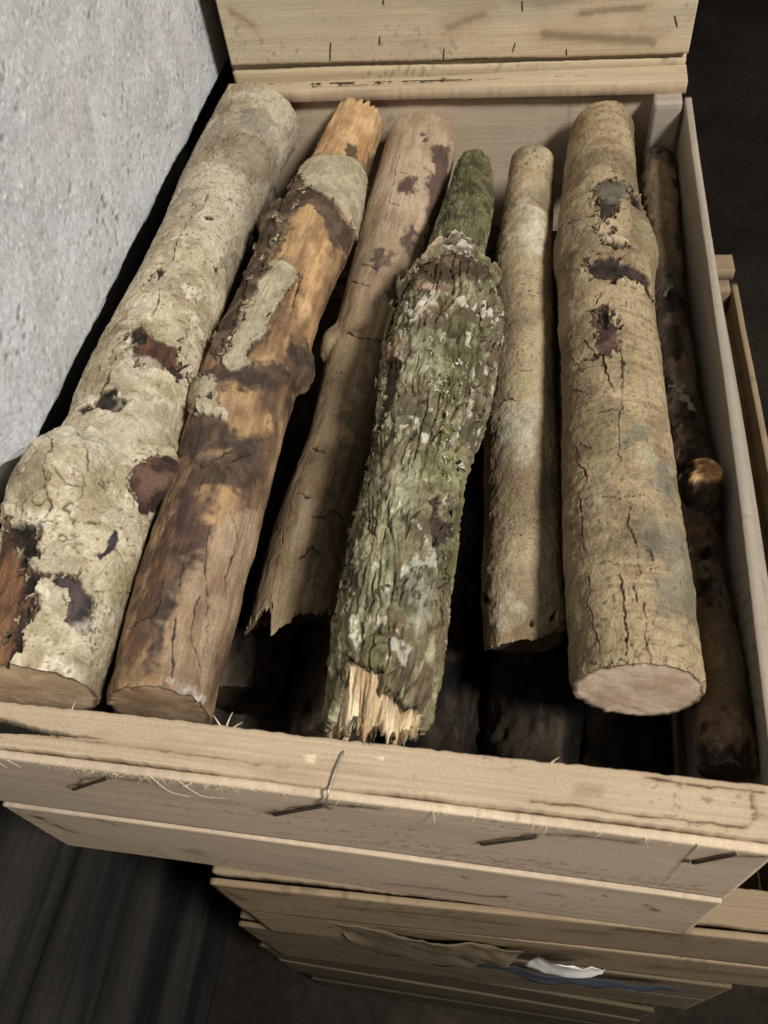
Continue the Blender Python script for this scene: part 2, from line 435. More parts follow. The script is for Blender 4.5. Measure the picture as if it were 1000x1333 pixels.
    for e, at_front in ((front, True), (rear, False)):
        tt = c.S / L if at_front else 1 - c.S / L
        o_ = e.get('tu', 0) * np.cos(TH) + e.get('tv', 0) * np.sin(TH)
        if 'prof' in e:
            pr = np.array(e['prof']); o_ = o_ + np.interp(np.degrees(TH), pr[:, 0], pr[:, 1])
        j = e.get('jag', .0006)
        o_ = o_ + j * fbm(np.c_[np.cos(TH) * 3, np.sin(TH) * 3, TH * 0] * e.get('jf', 2.5), 4, seed + 71)
        fall = np.clip(1 - tt * L / e.get('reach', .035), 0, 1)
        off += (-1 if at_front else 1) * o_ * fall ** 1.5
        rd = e.get('round', .0012)          # softened arris
        dd = tt * L
        dr -= rd * np.exp(-dd / (rd * 1.1 + 1e-6))
    N = G(U[:, 0]) , 0, 0
    Ug = np.repeat(U, nt, 0); Vg = np.repeat(Vv, nt, 0); Tg = np.repeat(T, nt, 0)
    Nn = Ug * np.cos(TH)[:, None] + Vg * np.sin(TH)[:, None]
    X = np.repeat(C, nt, 0) + Nn * (c.R + dr)[:, None] + Tg * off[:, None]
    base = np.array([C[ns // 2][0], C[ns // 2][1], (C[:, 2] - R).min()])
    root = thing(name, label, "log", base, group)
    X = X - base
    gcv = np.c_[c.S, c.A, np.full(len(TH), seed * 1.0)]
    idx = np.arange(ns * nt).reshape(ns, nt)
    a = idx[:-1, :]; b = idx[1:, :]
    F = np.stack([a, np.roll(a, -1, 1), np.roll(b, -1, 1), b], -1).reshape(-1, 4)
    fl = (lab[F].mean(1) > .5).reshape(ns - 1, nt)
    for _ in range(4):
        il = islands(fl); ids, cnt = np.unique(il, return_counts=True)
        small = np.isin(il, ids[cnt < 260])
        if not small.any(): break
        fl = fl ^ small
    il = islands(fl)
    for k in np.unique(il):
        sel = (il == k).ravel(); wood = fl.ravel()[sel][0]
        nm = ("bare_wood" if wood else "bark") if sel.sum() > 6000 else ("bare_patch" if wood else "bark_patch")
        sub_obj(nm, X, F[sel], col, gcv, M_WOOD if wood else M_BARK, root)
    # end faces
    K = 44 if nt > 150 else 20
    for e, row, sg in ((front, 0, -1), (rear, ns - 1, 1)):
        Bd = X[idx[row]]; ce = Bd.mean(0); Tr = T[row]
        # a broken end hollows inwards; a sawn one is flat
        flat = Bd - np.outer((Bd - ce) @ Tr, Tr)
        V = []; cc = []; g = []
        for k in range(K + 1):
            rho = 1 - k / K * .985
            wgt = rho ** (1 if 'prof' not in e and e.get('jag', 0) < .002 else 3)
            ring = ce + (flat - ce) * rho + np.outer((Bd - ce) @ Tr, Tr) * rho ** 14
            if e.get('hollow'): ring = ce + (flat - ce) * rho + np.outer((Bd - ce) @ Tr, Tr) * rho ** 3 - np.outer(np.full(nt, sg * e['hollow'] * (1 - rho ** 2)), Tr)
            pp = ring @ np.array([[1, .0, 0], [0, 1, 0], [0, 0, 1]])
            nz = fbm(pp * 120 + seed, 4, seed + 81)
            amp = e.get('rough', .00025) * min(1, (1 - rho) * 8)
            ring = ring + np.outer(nz * amp, Tr)
            V.append(ring)
            nn = fbm(pp * 160, 4, seed + 82); n2 = fbm(pp * 45, 3, seed + 83)
            kc = mix(e['col'][0], e['col'][1], sstep(-.5, .6, nn * .6 + n2))
            rings = .5 + .5 * np.sin(rho * 75 + n2 * 2.6 + .8 * nn)
            kc = mix(kc, e['col'][1] * .72, rings * .26); kc = mix(kc, e['col'][1] * .7, sstep(.5, .0, rho) * .25)
            kc = mix(kc, S(70,55,44), sstep(.90, .985, np.full(nt, rho) + .03 * nn) * e.get('barkrim', .85))
            cc.append(kc)
            g.append(np.c_[pp[:, 0], pp[:, 2], np.full(nt, seed)])
        V = np.concatenate(V); cc = np.concatenate(cc); g = np.concatenate(g)
        id2 = np.arange((K + 1) * nt).reshape(K + 1, nt)
        a = id2[:-1]; b = id2[1:]
        F2 = np.stack([a, b, np.roll(b, -1, 1), np.roll(a, -1, 1)], -1).reshape(-1, 4)
        if sg > 0: F2 = F2[:, ::-1]
        last = list(id2[-1]) if sg > 0 else list(id2[-1])[::-1]
        mesh_obj("broken_end" if e.get('hollow') else "cut_end", V, F2, cc, g, M_END if not e.get('hollow') else M_WOOD, root, ngons=[last])
    c.dr = dr; c.X, c.N, c.T, c.root, c.base, c.col, c.ns, c.nt, c.L, c.th, c.t, c.Rm = X, Nn, Tg, root, base, col, ns, nt, L, th, t, Rm
    return c

def surf(c, s, a, smooth=None):
    i = int(np.clip(np.searchsorted(c.t, s), 0, c.ns - 1)); j = int(np.argmin(np.abs(c.th * c.Rm - a)))
    k = i * c.nt + j
    return (c.X[k] - c.N[k] * (c.dr[k] - smooth) if smooth is not None else c.X[k]), c.N[k], c.T[k]

def flakes(c, spots, rs, pal, size, lift, name, mat, parent, curl=.5, pts=6):
    """thin curled scraps of bark standing off the surface, one mesh"""
    Vs = []; Fs = []; Cs = []; Gs = []; n0 = 0
    g = np.linspace(-1, 1, pts); gx, gy = np.meshgrid(g, g, indexing='ij'); gx = gx.ravel(); gy = gy.ravel()
    idx = np.arange(pts * pts).reshape(pts, pts)
    Fq = np.stack([idx[:-1, :-1], idx[1:, :-1], idx[1:, 1:], idx[:-1, 1:]], -1).reshape(-1, 4)
    for (s, a) in spots:
        p, n, t = surf(c, s, a); b = np.cross(n, t)
        z = rs.uniform(*size); ang = rs.uniform(-.6, .6)
        tx = t * math.cos(ang) + b * math.sin(ang); ty = np.cross(n, tx)
        tilt = rs.uniform(*lift) * rs.choice([-1, 1])
        ty2 = ty * math.cos(tilt) + n * math.sin(tilt); nn = np.cross(tx, ty2)
        asp = rs.uniform(.35, .9)
        rad = np.hypot(gx, gy); sh = 1 / np.maximum(1, np.maximum(np.abs(gx), np.abs(gy)) / np.maximum(rad, 1e-6) * 1.0)
        wob = 1 + .45 * np.sin(np.arctan2(gy, gx) * 3 + rs.uniform(0, 6)) * rad + .3 * rs.normal(size=len(gx)) * rad * .6
        x = gx * z * wob; y = gy * z * asp * wob
        h = curl * z * (gy ** 2 + .5 * gx ** 2) * rs.uniform(-.6, 1) + .12 * z * rs.normal(size=len(gx))
        V = p + n * z * .18 + np.outer(x, tx) + np.outer(y, ty2) + np.outer(h, nn)
        V2 = V - nn * .00035
        Vs += [V, V2]; Fs += [Fq + n0, Fq[:, ::-1] + n0 + pts * pts]
        # rim
        rim = np.concatenate([idx[0, :], idx[1:, -1], idx[-1, -2::-1], idx[-2:0:-1, 0]])
        r2 = np.roll(rim, -1)
        Fs.append(np.stack([rim, r2, r2 + pts * pts, rim + pts * pts], -1)[:, ::-1] + n0)
        k = pal[rs.integers(len(pal))]
        cc = np.clip(k[None] * (1 + .22 * rs.normal(size=(len(gx), 1))), .01, .9)
        Cs += [cc, cc * .9]
        Gs.append(np.c_[x, y, np.full(len(x), rs.uniform(0, 99))]); Gs.append(Gs[-1])
        n0 += 2 * pts * pts
    return mesh_obj(name, np.concatenate(Vs), np.concatenate(Fs), np.concatenate(Cs), np.concatenate(Gs), mat, parent, smooth=True)

def blades(starts, rs, ln, wd, pal, name, mat, parent, bend=.5):
    """tapering fibres: starts = [(point, direction)]"""
    Vs = []; Fs = []; Cs = []; Gs = []; n0 = 0
    for p, d in starts:
        L_ = rs.uniform(*ln); w = rs.uniform(*wd)
        d = np.asarray(d, float); d = d / np.linalg.norm(d)
        r = rs.normal(size=3); s1 = np.cross(d, r); s1 /= np.linalg.norm(s1); s2 = np.cross(d, s1)
        cv = s2 * bend * L_ * rs.uniform(-.5, .5)
        m = 4; V = []
        for k in range(m):
            f = k / (m - 1); pos = p + d * L_ * f + cv * f * f; ww = w * (1 - .85 * f)
            V += [pos + s1 * ww, pos + s2 * ww * .7, pos - s1 * ww, pos - s2 * ww * .7]
        Vs.append(np.array(V))
        for k in range(m - 1):
            for j in range(4):
                Fs.append((n0 + 4 * k + j, n0 + 4 * k + (j + 1) % 4, n0 + 4 * k + 4 + (j + 1) % 4, n0 + 4 * k + 4 + j))
        Fs.append((n0 + 12, n0 + 13, n0 + 14, n0 + 15))
        k = pal[rs.integers(len(pal))] * rs.uniform(.75, 1.2)
        Cs.append(np.tile(k, (16, 1))); Gs.append(np.c_[np.arange(16) * .001, np.zeros(16), np.full(16, rs.uniform(0, 9))])
        n0 += 16
    return mesh_obj(name, np.concatenate(Vs), np.array(Fs), np.concatenate(Cs), np.concatenate(Gs), mat, parent)
LOGS = {
 'big': dict(ctrl=[[-.1593,.01,-.012,.0365],[-.1669,.0761,-.012,.0394],[-.1693,.119,-.013,.0384],[-.1693,.1553,-.014,.0367],[-.168,.1839,-.016,.0359],[-.1706,.2064,-.018,.0378],[-.1751,.2974,-.022,.0362],[-.1769,.3811,-.026,.0345],[-.1784,.4843,-.028,.0365],[-.1736,.5785,-.03,.0391]], Rm=.0369, feats=[
  ('bump',(.1145,-.0071),.028,.026,.012),
  ('bump',(.1231,.0026),.018,.016,.003),
  ('bump',(.1489,.0593),.018,.013,.012),
  ('bump',(.1403,.0561),.024,.018,.003),
  ('bump',(.1346,.0071),.022,.02,.002),
  ('bump',(.4753,.0329),.02,.02,.002),
  ('patch','mottle',[(.4753,.0013),(.4896,.0135),(.4982,.0329),(.4982,.049),(.4753,.0567),(.4438,.038),(.4438,.0193)],.004,.004),
  ('patch','grey',[(.5268,.0019),(.5383,.0219),(.5326,.0361),(.5011,.0309),(.5011,.0135)],.003,.003),
  ('patch','brown',[(.2377,.0032),(.2405,.0077),(.2348,.0129),(.2348,.02),(.2348,.0271),(.2377,.0342),(.2262,.0361),(.2147,.0348),(.2062,.0226),(.2033,.0148),(.2119,.009),(.2233,.0103)],.0015,.0004),
  ('patch','black',[(.2377,.0013),(.2434,.0077),(.2319,.0122),(.2233,.0103),(.2262,.0058)],.002,.0004),
  ('patch','black',[(.2233,.0348),(.2205,.0477),(.2119,.0412),(.2147,.0342)],.002,.0004),
  ('patch','black',[(.1661,-.0193),(.1689,-.0045),(.1775,-.0006),(.1832,.0052),(.1747,.0097),(.1747,.0193),(.1661,.0116),(.1661,.0019),(.1603,-.0071)],.0015,.0004),
  ('patch','wood',[(.0802,-.0251),(.0773,.0006),(.0687,.0045),(.0544,.0052),(.0487,.0129),(.0401,.011),(.0315,.0129),(.0086,.011),(0,.0077),(0,.0006),(.0258,-.0116),(.063,-.02)],.002,.0004),
  ('patch','black',[(.0773,-.02),(.0802,.0019),(.0687,.0064),(.0573,.0052),(.0487,0),(.063,-.0058)],.003,.002),
  ('patch','black',[(.0515,.0019),(.0515,.0129),(.0401,.0122),(.0315,.0129),(.0086,.011),(0,.0071),(0,.0052),(.0258,.0058),(.0401,.0058)],.003,.0015),
  ('patch','slate',[(.0515,.0161),(.0515,.0303),(.0458,.0322),(.0458,.0374),(.0401,.0406),(.0286,.0432),(.0229,.0419),(.0258,.0348),(.0286,.0284),(.0372,.0271),(.0401,.0284),(.0458,.0258),(.0458,.02)],.0015,.0004),
  ('patch','slatestain',[(.0888,.04),(.0888,.0425),(.0773,.0419),(.0716,.0387),(.0659,.0374),(.0687,.0348),(.0773,.0374),(.0802,.0361)],.001,.0004),
  ('patch','knot',[(.1317,.0335),(.1432,.04),(.1575,.0483),(.1661,.0709),(.1632,.076),(.146,.076),(.1203,.0625),(.1117,.0535),(.1203,.0412)],.0015,.0004),
  ('patch','mottle',[(.1231,-.0303),(.1203,-.0187),(.1031,-.0077),(.1002,-.0155),(.1145,-.0322)],.003,.003),
  ('patch','pale',[(.0974,.0393),(.0945,.04),(.0888,.0367),(.0888,.0335),(.0888,.0309),(.0945,.0296),(.0974,.0309),(.1002,.0335),(.1002,.0374)],.0015,.0004),
  ('patch','pale',[(.0315,.0464),(.0258,.0451),(.0229,.0425),(.0229,.0387),(.0229,.0348),(.0286,.0342),(.0315,.0354),(.0344,.0393),(.0344,.0432)],.004,.004),
  ('patch','pale',[(.1288,-.0013),(.1231,-.0013),(.1203,-.0064),(.1231,-.0161),(.1346,-.0322),(.1374,-.0303),(.1432,-.0303),(.1403,-.018),(.1346,-.0064)],.006,.005),
  ('patch','pale',[(.209,.0245),(.1976,.0245),(.1918,.0206),(.189,.0142),(.1947,.009),(.2062,.0064),(.2147,.0084),(.2176,.0142),(.2147,.02)],.007,.006),
  ('patch','pale',[(.0057,.0509),(0,.0503),(0,.0464),(0,.0393),(0,.0342),(0,.0322),(.0057,.0342),(.0086,.0393),(.0086,.0458)],.006,.004),
  ('patch','pale',[(.1489,-.009),(.1804,.0258),(.1804,.0419),(.1317,.0258),(.1117,.0026)],.008,.008),
  ('patch','olive',[(.0744,.0754),(.0601,.0741),(.0544,.0748),(.0458,.0606),(.0487,.0503),(.0573,.0464),(.0687,.0483),(.0773,.0567),(.083,.0741)],.006,.006),
  ('patch','olive',[(.0286,.0264),(.0229,.0264),(.0172,.0232),(.0172,.0174),(.0229,.0129),(.0286,.011),(.0344,.0135),(.0372,.018),(.0344,.0232)],.006,.006),
  ('patch','olive',[(.0401,.0748),(.0315,.0741),(.0258,.0735),(.0229,.0657),(.0258,.0567),(.0315,.0522),(.0401,.0541),(.0458,.0612),(.0487,.0748)],.006,.004),
  ('crack',[(.4094,.011),(.3865,.0103),(.3608,.0039),(.3407,.0052),(.3121,.0077),(.3006,.0058)],.0005,.0014),
  ('crack',[(.4094,-.0077),(.4123,.0116)],.0005,.0014),
  ('crack',[(.2978,.0245),(.3035,.0335),(.3006,.0432),(.2978,.0342),(.2863,.0354)],.0005,.0014),
  ('crack',[(.4782,.0071),(.4868,.0148),(.4953,.0271),(.4982,.0412),(.5068,.0541)],.0005,.0014),
  ('crack',[(.2119,0),(.1976,.0013),(.1861,.0006),(.1775,-.0019)],.0005,.0014),
  ('crack',[(.2863,.0071),(.2691,.011),(.252,.0116)],.0005,.0014),
  ('crack',[(.2434,.0316),(.252,.0361),(.2634,.0354)],.0005,.0014),
  ('crack',[(.1432,-.0013),(.1346,.0084),(.126,.0135),(.1145,.0161)],.0005,.0014),
  ('crack',[(.1059,-.0006),(.0945,.0019),(.0888,.0058),(.0802,.0019),(.0773,.0006),(.0773,-.0142)],.0005,.0014),
  ('crack',[(.0802,.0019),(.0802,.0135),(.0859,.0245),(.0888,.0309)],.0005,.0014),
  ('crack',[(.0487,.038),(.0544,.049),(.063,.0657)],.0005,.0014),
  ('crack',[(.0315,.0412),(.02,.0451)],.0005,.0014),
  ('crack',[(.1346,-.0322),(.146,-.0316),(.1546,-.02)],.0005,.0014),
  ('crack',[(.126,-.0316),(.1231,-.0135),(.1317,-.0084),(.1403,-.0071)],.0005,.0014),
  ('crack',[(.1145,-.0006),(.126,-.0019),(.1403,-.011)],.0005,.0014),
  ('crack',[(.1117,.0226),(.1117,.0271)],.0005,.0014),
  ('crack',[(.1231,.009),(.126,.0097)],.0005,.0014),
  ('crack',[(.0344,.0309),(.0401,.0309),(.0429,.0264)],.0005,.0014),
  ('crack',[(.1317,.0374),(.1432,.04),(.1546,.0458)],.0005,.0014),
  ('crack',[(.1231,.0367),(.1174,.0438),(.1145,.0528)],.0005,.0014),
  ('crack',[(.0487,.0084),(.0487,.0142),(.0515,.0168),(.0515,.0284)],.0005,.0014),
  ('crack',[(.3407,.0052),(.3121,.0077)],.0009,.002),
  ('patch','black',[(.378,.0187),(.378,.0187),(.3751,.0174),(.3751,.0161),(.3751,.0148),(.378,.0142),(.3808,.0148),(.3808,.0161),(.3808,.0174)],.004,.0005),
  ('patch','black',[(.3006,.0071),(.2978,.0071),(.2949,.0058),(.2949,.0032),(.2978,0),(.3035,-.0019),(.3064,-.0006),(.3064,.0019),(.3035,.0052)],.004,.0005),
  ('patch','black',[(.2691,-.0084),(.2663,-.0071),(.2663,-.0084),(.2663,-.009),(.2691,-.0116),(.2691,-.011),(.2691,-.0103),(.2691,-.009),(.2691,-.0084)],.004,.0005),
  ('patch','black',[(.2978,-.0045),(.2949,-.0039),(.2949,-.0052),(.2949,-.0064),(.2978,-.0084),(.3006,-.0097),(.3006,-.0084),(.3006,-.0071),(.3006,-.0058)],.004,.0005),
  ('patch','black',[(.335,.0412),(.3321,.0412),(.3293,.04),(.3293,.0387),(.3293,.0374),(.3321,.0367),(.3321,.0367),(.335,.038),(.3379,.0406)],.004,.0005),
 ]),
 'peeled': dict(ctrl=[[-.0895,.013,-.022,.0272],[-.0929,.0515,-.024,.0276],[-.0957,.1155,-.026,.029],[-.098,.1818,-.028,.0293],[-.1017,.244,-.03,.0323],[-.0991,.3216,-.032,.0302],[-.0931,.4173,-.032,.0323],[-.0869,.4858,-.03,.0271],[-.0804,.575,-.028,.0235]], Rm=.0292, feats=[
  ('bump',(.2633,.0572),.014,.011,.008),
  ('bump',(.2038,-.0082),.02,.014,.004),
  ('bump',(.4048,.0214),.02,.02,.003),
  ('bump',(.3963,-.0291),.02,.01,.004),
  ('patch','fresh',[(.5605,-.0286),(.5633,.0383),(.5464,.0582),(.4841,.0337),(.4671,.001),(.4869,-.0245)],.004,.004),
  ('patch','orange',[(.419,-.0097),(.4133,.025),(.3991,.0424),(.3397,.0464),(.2803,.0459),(.2265,.0189),(.2293,.0107),(.2718,.0158),(.3284,.0179),(.3369,-.0071),(.3878,-.0123)],.006,.005),
  ('patch','fresh',[(.3652,.0138),(.3708,.0286),(.3284,.0373),(.2831,.0281),(.3171,.0184)],.006,.006),
  ('patch','dark',[(.4926,.0082),(.4954,.0245),(.4756,.0245),(.4699,.0143)],.003,.002),
  ('patch','dark',[(.4303,-.0255),(.4246,-.0051),(.4133,.0128),(.402,.0281),(.4076,.0495),(.3935,.0521),(.3708,.0332),(.3822,.0235),(.3991,.0051),(.3907,-.0041),(.3425,-.0015),(.3454,-.0066),(.402,-.0225)],.003,.002),
  ('patch','dark',[(.2236,-.0204),(.2208,-.0015),(.2293,.0107),(.2406,.0327),(.2746,.0567),(.2576,.0572),(.2378,.0561),(.2095,.0245),(.2067,.0102),(.2038,-.0031),(.1982,-.0179)],.005,.004),
  ('patch','dark',[(.1953,-.023),(.1953,-.0092),(.1783,.0026),(.1755,.0219),(.1755,.0352),(.1585,.0255),(.1557,.0066),(.1472,-.0148),(.167,-.0296)],.006,.005),
  ('patch','orange',[(.2038,.002),(.2038,.023),(.184,.0347),(.167,.0163),(.1812,.0056)],.005,.005),
  ('patch','orange',[(.133,.0051),(.1274,.0209),(.0962,.026),(.0934,.0184),(.1047,.0097)],.005,.005),
  ('patch','redbrown',[(.1104,-.0133),(.133,-.0071),(.1161,.0036),(.0679,.0036),(.0311,.0005),(.0057,-.0087),(.0198,-.0199),(.0651,-.0153)],.006,.005),
  ('patch','dark',[(.0793,-.0051),(.0849,.0061),(.0708,.0133),(.0566,.0107),(.0538,.0031)],.006,.005),
  ('patch','dark',[(.0594,-.0041),(.0538,.0046),(.0255,.0041),(.0057,.0046),(.0028,.0005),(.0255,-.0026)],.004,.003),
  ('patch','palewood',[(.0226,.0066),(.0708,.0097),(.1161,.0209),(.133,.0383),(.0934,.0541),(.034,.0485),(0,.0398),(0,.0117)],.006,.006),
  ('patch','bark',[(.4643,-.0265),(.4699,.0005),(.4812,.0291),(.4756,.0475),(.4416,.0556),(.4161,.0572),(.4048,.0362),(.4076,.0199),(.4246,-.002)],.0015,.0004),
  ('patch','bark',[(.3312,-.0087),(.334,.0051),(.3284,.0158),(.3199,.0184),(.3057,.0143),(.2859,.0123),(.2718,.0107),(.2576,.0117),(.2463,.0051),(.235,.0051),(.2265,.0102),(.218,-.0005),(.2236,-.0092),(.2491,-.0082),(.2831,-.0087),(.3114,-.0138)],.0015,.0004),
  ('patch','barkbrown',[(.4076,-.0271),(.419,-.026),(.368,-.0051),(.3425,-.0077),(.3284,-.0143),(.3114,-.0179),(.3397,-.0296),(.3708,-.0286)],.002,.0004),
  ('patch','bark',[(.1982,-.0306),(.1897,-.0112),(.184,.0041),(.1783,.0041),(.1812,-.0092),(.184,-.0214)],.002,.0004),
  ('patch','mould',[(.0057,.0107),(.0057,.024),(.0028,.0388),(0,.0408),(0,.0235),(0,.0107)],.005,.003),
  ('crack',[(.334,.0199),(.2944,.0214)],.0005,.0012),
  ('crack',[(.1472,.0133),(.1642,.0276),(.1699,.0388)],.0005,.0012),
  ('crack',[(.1444,-.0102),(.1387,-.0026),(.1557,.0112)],.0005,.0012),
  ('crack',[(.0594,-.0031),(.0396,-.002),(.034,-.024)],.0005,.0012),
  ('crack',[(.0991,.0123),(.0764,.0148),(.0566,.0235)],.0005,.0012),
  ('crack',[(.0736,.0046),(.0538,.0071)],.0005,.0012),
  ('crack',[(.1132,.0214),(.0991,.0301),(.0736,.0296),(.0566,.0347)],.0005,.0012),
  ('crack',[(.0538,.0179),(.0311,.0194),(.0142,.0296)],.0005,.0012),
  ('crack',[(.1642,.0189),(.167,.0327)],.0005,.0012),
  ('crack',[(.0538,.023),(.0255,.0327)],.0005,.0012),
  ('crack',[(.0396,.0087),(.0057,.0148)],.0005,.0012),
  ('patch','black',[(.2661,.0577),(.2604,.0567),(.2576,.0561),(.2576,.0567),(.2604,.0572),(.2633,.0567),(.2661,.0561),(.2689,.0572),(.2689,.0577)],.001,.001),
  ('patch','dark',[(.1444,-.0102),(.15,.0077),(.1359,.0158),(.1217,.0056),(.1217,-.0061)],.006,.005),
  ('patch','dark',[(.1614,.0102),(.167,.0347),(.15,.0368),(.1302,.0265),(.1415,.0148)],.006,.006),
  ('patch','plum',[(.1161,-.0128),(.1217,.002),(.0962,.0143),(.0793,.0097),(.0878,-.0077)],.006,.006),
  ('patch','dark',[(.2633,.024),(.2774,.0439),(.2689,.0572),(.2406,.0316)],.004,.004),
  ('patch','barkbrown',[(.3001,-.0296),(.3397,-.024),(.3425,-.0087),(.3171,-.0046),(.2746,-.0066),(.2378,-.0077),(.2293,-.0128),(.2576,-.0225)],.002,.0004),
  ('patch','bark',[(.2208,-.0311),(.2151,-.0133),(.1925,-.0041),(.184,-.0148),(.201,-.0311)],.004,.001),
  ('patch','barkbrown',[(.4161,-.0158),(.4529,-.0194),(.4275,-.0026),(.385,-.0026),(.3425,-.0026),(.3425,-.0077)],.002,.0004),
 ]),
 'weathered': dict(ctrl=[[-.0472,.1059,-.082,.0301],[-.0463,.1648,-.078,.0283],[-.0382,.2304,-.072,.0273],[-.035,.3207,-.066,.0281],[-.0291,.4036,-.057,.0292],[-.0236,.4865,-.047,.0297],[-.0194,.5713,-.038,.0299]], Rm=.0288, feats=[
  ('bump',(.2143,-.0346),.013,.009,.007),
  ('patch','pink',[(.4686,-.0286),(.4686,.0341),(.4427,.0452),(.3367,.0341),(.299,.0186),(.3155,-.0035),(.3673,-.0336)],.006,.006),
  ('patch','tan',[(.3603,-.0346),(.3249,.0201),(.2496,.0166),(.2143,-.0125),(.2496,-.0341)],.008,.008),
  ('patch','plum',[(.4215,.0186),(.4356,.0356),(.3815,.0422),(.3367,.0341),(.3508,.0226),(.3815,.0221)],.004,.003),
  ('patch','plum',[(.2896,.0015),(.2967,.0075),(.2778,.009),(.2802,.0025)],.003,.003),
  ('patch','plum',[(.4333,.0075),(.4285,.0075),(.4285,.006),(.4285,.0045),(.4285,.003),(.4333,.0025),(.4333,.0035),(.4356,.005),(.4333,.0065)],.002,.001),
  ('patch','plum',[(.4262,.013),(.4262,.013),(.4238,.012),(.4238,.0105),(.4238,.0095),(.4262,.0095),(.4285,.01),(.4285,.011),(.4285,.0125)],.002,.001),
  ('patch','dark',[(.259,.012),(.2731,.0176),(.2567,.0261),(.2425,.0171)],.003,.002),
  ('patch','dark',[(.2119,-.0336),(.2096,-.0346),(.2072,-.0346),(.2072,-.0346),(.2096,-.0346),(.2119,-.0346),(.2143,-.0341),(.2166,-.0346),(.2166,-.0346)],.002,.002),
  ('patch','darkbrown',[(.1625,.001),(.2096,.0156),(.1413,.0391),(.073,.0487),(.0259,.0321),(.0424,.0191)],.008,.008),
  ('crack',[(.2119,-.011),(.2049,.0015),(.2096,.0191)],.0007,.0012),
  ('crack',[(.106,-.0135),(.1036,-.0005)],.0007,.0012),
  ('crack',[(.0706,-.012),(.0706,-.0005)],.0007,.0012),
  ('crack',[(.0589,.0055),(.0589,.0125),(.0659,.0166)],.0007,.0012),
  ('crack',[(.0659,.0171),(.0636,.0266)],.0007,.0012),
  ('crack',[(.033,.0035),(.0377,.0085),(.0353,.0156)],.0007,.0012),
  ('crack',[(.0094,-.0351),(0,-.0115),(.0047,-.0065)],.0007,.0012),
  ('crack',[(.2684,-.0266),(.2567,-.003)],.0007,.0012),
  ('crack',[(.3815,-.004),(.3791,.0085)],.0007,.0012),
  ('crack',[(.3485,-.0075),(.3438,.003)],.0007,.0012),
  ('crack',[(.2826,-.0166),(.2755,-.0015)],.0007,.0012),
  ('crack',[(.1742,-.0141),(.1719,-.004)],.0007,.0012),
  ('crack',[(.332,.0186),(.2896,.0171)],.0003,.0006),
  ('crack',[(.405,-.0085),(.3249,-.0055)],.0003,.0006),
  ('crack',[(.1295,.0055),(.0753,.011)],.0003,.0006),
  ('crack',[(.0965,-.013),(.0377,-.0105)],.0003,.0006),
  ('crack',[(.1648,-.0156),(.1224,-.0135)],.0003,.0006),
  ('patch','plum',[(.372,-.0025),(.3815,.0115),(.3626,.012),(.3532,.0025)],.003,.002),
  ('patch','plum',[(.3838,.0406),(.3556,.0512),(.3155,.0381),(.3297,.0276)],.004,.003),
  ('patch','plum',[(.292,-.01),(.299,-.0035),(.2802,.0035),(.2731,-.002)],.003,.002),
  ('patch','plum',[(.3273,.0125),(.3273,.0236),(.299,.0211),(.3014,.0125)],.004,.003),
 ]),
 'mossy': dict(ctrl=[[.0253,.012,-.018,.0251],[.0259,.0444,-.014,.0288],[.0258,.0831,-.01,.0294],[.0258,.1164,-.008,.0302],[.0271,.1522,-.006,.0286],[.0305,.2178,-.006,.0351],[.0311,.2663,-.01,.0368],[.0326,.3051,-.013,.0355],[.03,.3499,-.021,.0236],[.0275,.3858,-.024,.0217],[.0297,.4452,-.032,.0202],[.0299,.5256,-.04,.0149]], Rm=.0274, feats=[
  ('patch','green',[(.5166,-.0311),(.5166,.0344),(.4283,.0464),(.3478,.0335),(.3141,-.0191),(.4335,-.034)],.006,.008),
  ('patch','moss',[(.4698,.0158),(.4543,.0134),(.4413,.0057),(.4439,-.0033),(.4594,-.0124),(.4802,-.0182),(.488,-.0115),(.4854,.0005),(.4802,.0105)],.006,.004),
  ('patch','moss',[(.4568,.043),(.4439,.0445),(.4179,.0311),(.4101,.022),(.4153,.0153),(.4309,.0124),(.4465,.0158),(.4568,.0239),(.475,.0459)],.006,.004),
  ('patch','moss',[(.4672,-.0033),(.4594,-.0038),(.4568,-.0077),(.462,-.0139),(.4776,-.0234),(.4906,-.0287),(.4906,-.0225),(.4828,-.0129),(.4776,-.0072)],.004,.003),
  ('patch','barkbrown',[(.3452,-.0292),(.3245,.0057),(.353,.0416),(.2907,.0187),(.2803,.0029),(.2777,-.0124)],.005,.003),
  ('patch','white',[(.2544,-.0153),(.2622,-.0091),(.2674,-.0019),(.257,-.0014),(.2414,-.0048),(.2388,-.0105)],.004,.0004),
  ('patch','innerbark',[(.2751,-.0139),(.2777,-.0057),(.2751,.0029),(.27,.0067),(.2648,-.0024),(.2622,-.0105)],.004,.0004),
  ('patch','innerbark',[(.2414,-.0349),(.2284,-.0225),(.2388,-.0177),(.2284,-.0124),(.2129,-.0158),(.2258,-.034)],.004,.0004),
  ('patch','white',[(.2622,.011),(.2596,.011),(.257,.0096),(.257,.0081),(.257,.0067),(.2622,.0062),(.2648,.0072),(.2674,.0086),(.2674,.0105)],.003,.0004),
  ('patch','white',[(.27,.0239),(.2674,.0239),(.2648,.0225),(.2622,.021),(.2622,.0196),(.2648,.0191),(.27,.0206),(.27,.0215),(.2726,.0234)],.003,.0004),
  ('patch','strip',[(.2232,-.0282),(.2129,-.0148),(.1973,-.0124),(.1791,-.0172),(.1609,-.0225),(.1713,-.0311),(.1895,-.0253)],.003,.0004),
  ('patch','lichen',[(.2336,-.0158),(.2336,.0005),(.2154,.0057),(.1921,.0033),(.1947,-.0067),(.2077,-.012)],.006,.004),
  ('patch','lichen',[(.135,-.0067),(.1454,.0029),(.1324,.0086),(.1038,.0053),(.0909,.0024),(.096,-.0033)],.006,.003),
